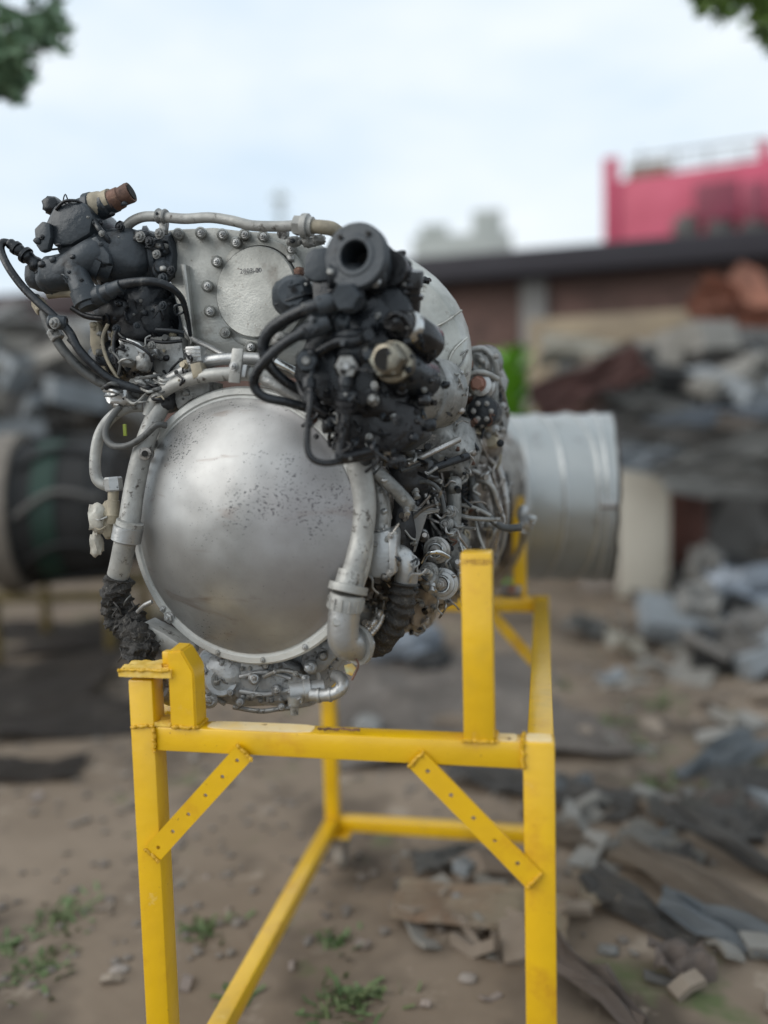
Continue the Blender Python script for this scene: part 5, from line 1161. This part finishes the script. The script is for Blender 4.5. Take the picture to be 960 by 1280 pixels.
hang(915, 612, 5.3, .8, .14, (.7, .1, .1), SCG, 'grey lid lying across the black machine box', 'lid', .04, 33, 'lid')
pile(860, 905, 690, 760, SCG, 'gear_casting', 'small grey gear casting at the foot of the black machine box', 'casting', .3, .3, 7)
# blue-grey parts on the lower right heap
for i, (px0, px1, pt, pb, m_, nm, lab, cat) in enumerate([
    (880, 985, 712, 800, ALB, 'blower_housing', 'bluish blower housing at the right edge above the dirt', 'housing'),
    (842, 900, 735, 812, SCG, 'pump_casting', 'grey pump casting left of the bluish blower housing', 'casting'),
    (905, 990, 775, 838, SCD, 'dark_casting', 'dark casting below the bluish blower housing', 'casting'),
    (800, 850, 765, 806, CONC, 'rubble_block', 'pale rubble block left of the grey pump casting', 'rubble'),
    (716, 756, 770, 800, SCG, 'small_cover', 'small grey cover lying right of the yellow rear post', 'cover'),
    (760, 800, 790, 822, CRM, 'plaster_lump', 'cream plaster lump on the dirt right of the stand', 'lump')]):
    if i < 3: pile(px0, px1, pt, pb, m_, nm, lab, cat, .35, .3, 40+i)
    else: sheet((px0+px1)/2, pb-6, .45, .22, (.3, .1*i-.4, .3*i), m_, lab, cat, .08, 40+i, .07, nm, .05)
# under the engine: pale slab, hose coil
slab = crumple('concrete_slab', gobj(570, 880, .03), (1.15, 1.5), (0, 0, .25), CONC, .05, 77, 16, .05); tag(slab, 'pale concrete slab lying flat beyond the stand', 'slab')
pile(452, 556, 786, 838, ALB, 'folded_tarpaulin', 'folded blue grey tarpaulin seen between hose and upright', 'tarpaulin', .4, .2, 50)
pile(512, 566, 822, 846, VOID, 'black_tray', 'black oval tray in front of the folded tarpaulin', 'tray', .3, .1, 51)
pile(440, 478, 905, 925, SCG, 'grey_stone', 'grey stone behind the rear stand leg', 'stone', .15, .2, 52)
# lower right: sheets and beams on the dirt
LR = [(905, 958, .75, .16, (.25, -.15, .75), M3, 'blue_strip', 'slate blue bent strip near the right edge at mid height'),
      (945, 990, .5, .2, (.3, .1, .5), SCD, 'black_channel', 'black channel lying beside the slate blue bent strip'),
      (740, 1012, .42, .2, (.25, .15, -.3), SCD, 'dark_hole_sheet', 'dark sheet standing in for a shaded hole just right of the yellow leg'),  # dark colour stands in for the shade of a hole
      (712, 1000, .3, .2, (.25, .15, .2), M3, 'bluish_offcut', 'bluish offcut partly behind the right yellow leg'),
      (870, 1020, .55, .14, (.2, 0, .6), M1, 'grey_strip', 'grey strip under the slate blue bent strip'),
      (935, 1043, .4, .2, (.3, .1, .4), SCD, 'dark_hole_plate', 'dark sheet standing in for a shaded hole at the right edge in the lower heap'),  # another hole in the heap, its shade drawn as a dark sheet
      (915, 1018, .35, .14, (.2, .1, .3), PB, 'pale_flake', 'pale flake of render above the dark hole sheet'),
      (822, 1078, .4, .22, (.2, .15, -.5), M1, 'dented_panel', 'dented grey panel at the head of the long beam'),
      (845, 1100, .2, .16, (.3, .1, .2), SCD, 'black_disc', 'small black disc lying on the dented grey panel'),
      (905, 1140, .95, .13, (.1, .2, -.62), M2, 'long_beam', 'long tan beam running down to the right edge'),
      (925, 1082, .8, .10, (.1, .2, -.70), SCD, 'dark_beam', 'dark slim beam parallel above the long tan beam'),
      (915, 1182, .55, .11, (.15, .2, -.35), M3, 'blue_sheet', 'blue grey sheet lowest at the right edge'),
      (800, 1150, .5, .12, (.15, .2, -.6), SCD, 'dark_strip', 'dark strip left of the long tan beam'),
      (752, 1130, .22, .16, (.2, .1, .3), WOOD, 'wood_chip', 'small tan wood chip between yellow leg and dark strip'),
      (850, 1215, .22, .12, (.2, .1, .2), PB, 'cream_shard', 'cream shard on the dirt near the bottom right corner'),
      (735, 1238, .5, .09, (.1, .25, -.75), PB, 'curved_strip', 'pale curved strip touching the foot of the yellow leg'),
      (700, 1052, .4, .1, (.1, .2, -.4), M2, 'tan_lath', 'tan lath crossing behind the right yellow leg')]
for i, (px, py, w, h, rr, m_, nm, lab) in enumerate(LR):
    sheet(px, py, w*.62, h*.8, rr, m_, lab, nm.replace('_', ' '), .05, 60+i, .04, nm, .02)
sheet(600, 1150, .44, .17, (.08, .02, -.05), WOOD, 'weathered plywood sheet lying behind the right brace', 'plywood', .03, 90, .035, 'plywood_sheet', .012)
sheet(560, 1085, .2, .1, (.1, .02, .3), SCG, 'grey metal scrap just beyond the plywood sheet', 'metal scrap', .03, 91, .03, 'metal_scrap')
sheet(618, 985, .34, .15, (.15, .1, -.3), SCD, 'dark offcut behind the right brace above the rear rail', 'offcut', .05, 92, .04, 'offcut')
DGB = mk('dark_ground_brown', (.045, .037, .031), (.075, .062, .052), 0, .85, 5, spk=[((.11, .095, .08), 3, .56, .72)], bump=.4, bscale=18)  # brown for flat sheets added only to darken the left ground
sheet(95, 905, .8, .42, (.05, .04, .25), DGB, 'dark brown sheet darkening the ground nearest to the left stand leg', 'dark sheet', .05, 93, .03, 'dark_ground_sheet')
sheet(10, 860, 1.1, .7, (.06, -.05, .15), DGB, 'blackish sheet darkening the ground at the left edge in front of the cradle', 'dark sheet', .06, 94, .04, 'dark_ground_sheet')
sheet(110, 800, 1.5, .9, (.05, -.03, .1), DGB, 'wide dark brown sheet darkening the ground under the yellow cradle', 'dark sheet', .06, 95, .04, 'dark_ground_sheet')
sheet(20, 968, .5, .22, (.05, .04, .3), DGB, 'small dark sheet darkening the ground lowest at the left edge', 'dark sheet', .04, 96, .03, 'dark_ground_sheet')
for i, (px, py, r, m_, lab) in enumerate([(150, 1215, .022, CONC, 'pale stone near the lower left leg'), (585, 1225, .02, CONC, 'flat stone beneath the plywood sheet'), (762, 1190, .024, SCG, 'grey stone right of the yellow leg low down')]):
    tag(blob('stone', gobj(px, py, r*.2), (r, r*.8, r*.35), m_, None, .4, 2, 2, i+70), lab, 'stone')
# small scrap lying in the heaps: far too many to count
def litter(name, label, spots, mats, n, s0, s1, seed):
    bm = bmesh.new(); r_ = random.Random(seed)
    for k in range(n):
        px0, py0, px1, py1, lift = r_.choice(spots); px, py = r_.uniform(px0, px1), r_.uniform(py0, py1)
        if lift: c = bgp(px, py, r_.uniform(*lift))
        else: c = gp(px, py)
        sz = r_.uniform(s0, s1)*(.4+.28*(c-CAM).length); a_ = r_.uniform(0, 6.28); d1 = Vector((math.cos(a_), math.sin(a_), r_.uniform(-.35, .35))).normalized(); d2 = d1.cross(Vector((r_.uniform(-.5, .5), r_.uniform(-.5, .5), 1))).normalized(); d3 = d1.cross(d2)
        w = sz*r_.uniform(.15, .6); th = sz*r_.uniform(.03, .25); bend = d3*sz*r_.uniform(-.2, .2)
        if not lift: c.z += th
        v = [bm.verts.new(c+d1*sz*x+d2*w*y+d3*th*z+(bend if abs(x) < .1 else bend*0)) for x in (-.5, 0, .5) for y, z in ((-.5, -.5), (.5, -.5), (.5, .5), (-.5, .5))]
        mi = r_.randrange(len(mats)); fs_ = [bm.faces.new((v[0], v[1], v[2], v[3])), bm.faces.new((v[8], v[9], v[10], v[11]))]
        for o_ in (0, 4):
            for i in range(4): fs_.append(bm.faces.new((v[o_+i], v[o_+(i+1) % 4], v[o_+4+(i+1) % 4], v[o_+4+i])))
        for f_ in fs_: f_.material_index = mi
    bmesh.ops.recalc_face_normals(bm, faces=bm.faces)
    o = finish(name, bm, mats[0], smooth=False, kind='stuff'); o['label'] = label; o['category'] = 'scrap'
    for m_ in mats[1:]: o.data.materials.append(m_)
litter('scrap_litter', 'small torn metal and board scraps spread over the right foreground dirt', [(705, 925, 985, 1290, None), (760, 790, 985, 930, None), (705, 1000, 860, 1100, None), (500, 1090, 660, 1200, None)], [M1, M2, M3, M1, M2, SCD], 70, .06, .15, 3)
litter('scrap_heap', 'tangled mass of metal offcuts forming the heap on the right', [(800, 480, 985, 600, (6.3, 7.2)), (700, 445, 860, 480, (6.8, 7.2)), (890, 560, 985, 600, (6.0, 6.5)), (850, 735, 985, 840, None), (860, 430, 985, 500, (6.8, 7.4))], [M1, M1, M3, SCD, SCD, VOID], 150, .12, .42, 5)
litter('scrap_pile', 'tangled grey and bluish offcuts forming the heap on the left', [(-20, 405, 160, 560, (6.2, 7.4)), (-20, 440, 160, 520, (6, 6.4))], [M1, M3, SCG, SCD], 90, .12, .4, 7)
litter('yard_litter', 'scattered chips and flakes on the open dirt around the stand', [(0, 760, 700, 1290, None), (680, 745, 985, 930, None)], [M1, PB, M2], 70, .015, .05, 9)
# grit and small rubble over the yard
bm = bmesh.new(); rr_ = random.Random(5)
for i in range(2600):
    d_ = 1.9+rr_.random()**1.1*9; a_ = YAW*-1+rr_.uniform(-.62, .62); p_ = Vector((CAM.x+math.sin(a_)*d_, CAM.y+math.cos(a_)*d_, GZ+.005)); s_ = rr_.uniform(.004, .014)*(1+d_*.12)
    g_ = bmesh.ops.create_icosphere(bm, subdivisions=1, radius=s_)
    for v in g_['verts']: v.co = Vector((v.co.x*rr_.uniform(.8, 1.3), v.co.y*rr_.uniform(.8, 1.3), v.co.z*.6))+p_
o = finish('rubble', bm, mk('rubble_grit', (.19, .165, .14), (.13, .11, .095), 0, .9, 1.2, spk=[((.24, .22, .195), 2.1, .58, .66)]), smooth=False, kind='stuff'); o['label'] = 'loose stones and grit scattered over the dirt yard'; o['category'] = 'rubble'
# green tufts
bm = bmesh.new()
for (px, py, rad, n_) in ((78, 1148, .10, 160), (55, 1215, .12, 150), (255, 1165, .07, 110), (440, 1252, .10, 220), (420, 1180, .06, 60), (800, 935, .12, 140), (822, 985, .14, 120), (760, 905, .12, 120), (880, 1000, .1, 90), (905, 925, .12, 80), (700, 860, .1, 80), (20, 1180, .08, 60), (300, 1250, .06, 60), (830, 880, .15, 100)):
    c = gp(px, py)
    for k in range(n_//2):
        a_ = rr_.uniform(0, 6.28); q_ = c+Vector((math.cos(a_), math.sin(a_), 0))*rad*.9*abs(rr_.gauss(0, .6)); h_ = rr_.uniform(.006, .022); l_ = Vector((rr_.uniform(-1, 1), rr_.uniform(-1, 1), 0))*.03; w_ = Vector((math.sin(a_), -math.cos(a_), 0))*.006
        a = bm.verts.new(q_-w_); b = bm.verts.new(q_+w_); c2 = bm.verts.new(q_+l_+Vector((0, 0, h_))+w_); d2 = bm.verts.new(q_+l_+Vector((0, 0, h_))-w_); bm.faces.new((a, b, c2, d2))
o = finish('grass', bm, GRA, smooth=False, kind='stuff'); o['label'] = 'scattered low green weed tufts on the dirt'; o['category'] = 'grass'
# bright green tall plant behind the engine
base = flat(bgp(636, 700, 6.9))+Vector((0, 0, GZ)); pt_ = empty('tall_plant', base, 'bright green tall leafy plant between the heat shield and the duct', 'plant')
ztop = bgp(632, 405, 6.9).z
wtube('stem', [base, base+Vector((.01, 0, .8)), base+Vector((-.01, .02, ztop-.15))], lambda t: .03*(1-.6*t), FOL, pt_, 8)
for k in range(70):
    h_ = .5+k/70*(ztop-.8); a_ = k*2.4; ln_ = rr_.uniform(.3, .45); d_ = Vector((math.cos(a_), math.sin(a_), 0)); bm = bmesh.new(); s_ = base+Vector((0, 0, h_)); prev = None
    side = Vector((-d_.y, d_.x, 0))
    for i in range(6):
        t = i/5; p_ = s_+d_*(.13*math.sin(t*1.4))*1.9+Vector((0, 0, ln_*(t-.45*t*t))); wv = side*.085*math.sin(math.pi*min(.97, t*.9+.08))
        cur = (bm.verts.new(p_-wv), bm.verts.new(p_+Vector((0, 0, -.004))), bm.verts.new(p_+wv))
        if prev: bm.faces.new((prev[0], prev[1], cur[1], cur[0])); bm.faces.new((prev[1], prev[2], cur[2], cur[1]))
        prev = cur
    finish('leaf', bm, FOL, pt_, smooth=True, ang=3)
# trees whose branches hang in at the top corners
def tree(px, dist, ht, cr, targets, leafm, label, seed, nleaf=2600, ls=.06):
    b_ = flat(bgp(px, 600, dist))+Vector((0, 0, GZ)); t_ = empty('tree', b_, label, 'tree'); r_ = random.Random(seed)
    top = b_+Vector((0, 0, ht))
    wtube('trunk', [b_, b_+Vector((.06, .03, ht*.4)), b_+Vector((-.05, .05, ht*.75)), top], lambda t: .13*(1-.65*t), BARK, t_, 12)
    ends = []
    for (tp, ty, td, rad) in targets:
        e_ = bgp(tp, ty, td); ends.append((e_, rad)); st = b_+Vector((0, 0, ht*r_.uniform(.55, .8)))
        wtube('limb', [st, (st+e_)/2+Vector((0, 0, .25)), e_], lambda t: .05*(1-.8*t)+.004, BARK, t_, 8)
    for k in range(5):
        a_ = k*1.26; e_ = top+Vector((math.cos(a_)*cr*.6, math.sin(a_)*cr*.6, r_.uniform(-.3, .5))); ends.append((e_, cr*.5)); wtube('limb', [b_+Vector((0, 0, ht*.7)), (top+e_)/2, e_], lambda t: .05*(1-.8*t)+.004, BARK, t_, 8)
    bm = bmesh.new()
    for (e_, rad) in ends:
        for k in range(int(nleaf*min(1, rad/.4)/len(ends)*1.5)):
            d_ = Vector((r_.gauss(0, 1), r_.gauss(0, 1), r_.gauss(0, 1))).normalized()*rad*r_.random()**.5
            if noise.noise((e_+d_)*5) < -.12: continue
            c = e_+d_; a1 = Vector((r_.gauss(0, 1), r_.gauss(0, 1), r_.gauss(0, .6))).normalized(); a2 = a1.cross(Vector((r_.gauss(0, 1), r_.gauss(0, 1), r_.gauss(0, 1)))).normalized()
            l_ = ls*r_.uniform(.7, 1.3); bm.faces.new([bm.verts.new(c+a1*l_*x+a2*l_*y) for x, y in ((-.5, 0), (-.1, -.22), (.5, 0), (-.1, .22))])
    finish('crown', bm, leafm, t_, smooth=False)
tree(-330, 4.2, 4.0, 1.0, [(15, -10, 3.6, .20), (52, 28, 3.6, .13), (-10, 60, 3.5, .17), (15, 85, 3.6, .09), (8, 118, 3.6, .06), (-60, 0, 3.6, .3)], TLF, 'dark leafed tree hanging into the top left corner', 3, 5200, .075)
tree(1290, 4.6, 4.3, 1.0, [(905, -12, 4.0, .13), (955, 5, 4.0, .14), (880, -8, 4.0, .07), (985, 30, 4.0, .12), (1040, 0, 4.0, .3)], TLG, 'bright leafed tree hanging into the top right corner', 9, 4600, .075)
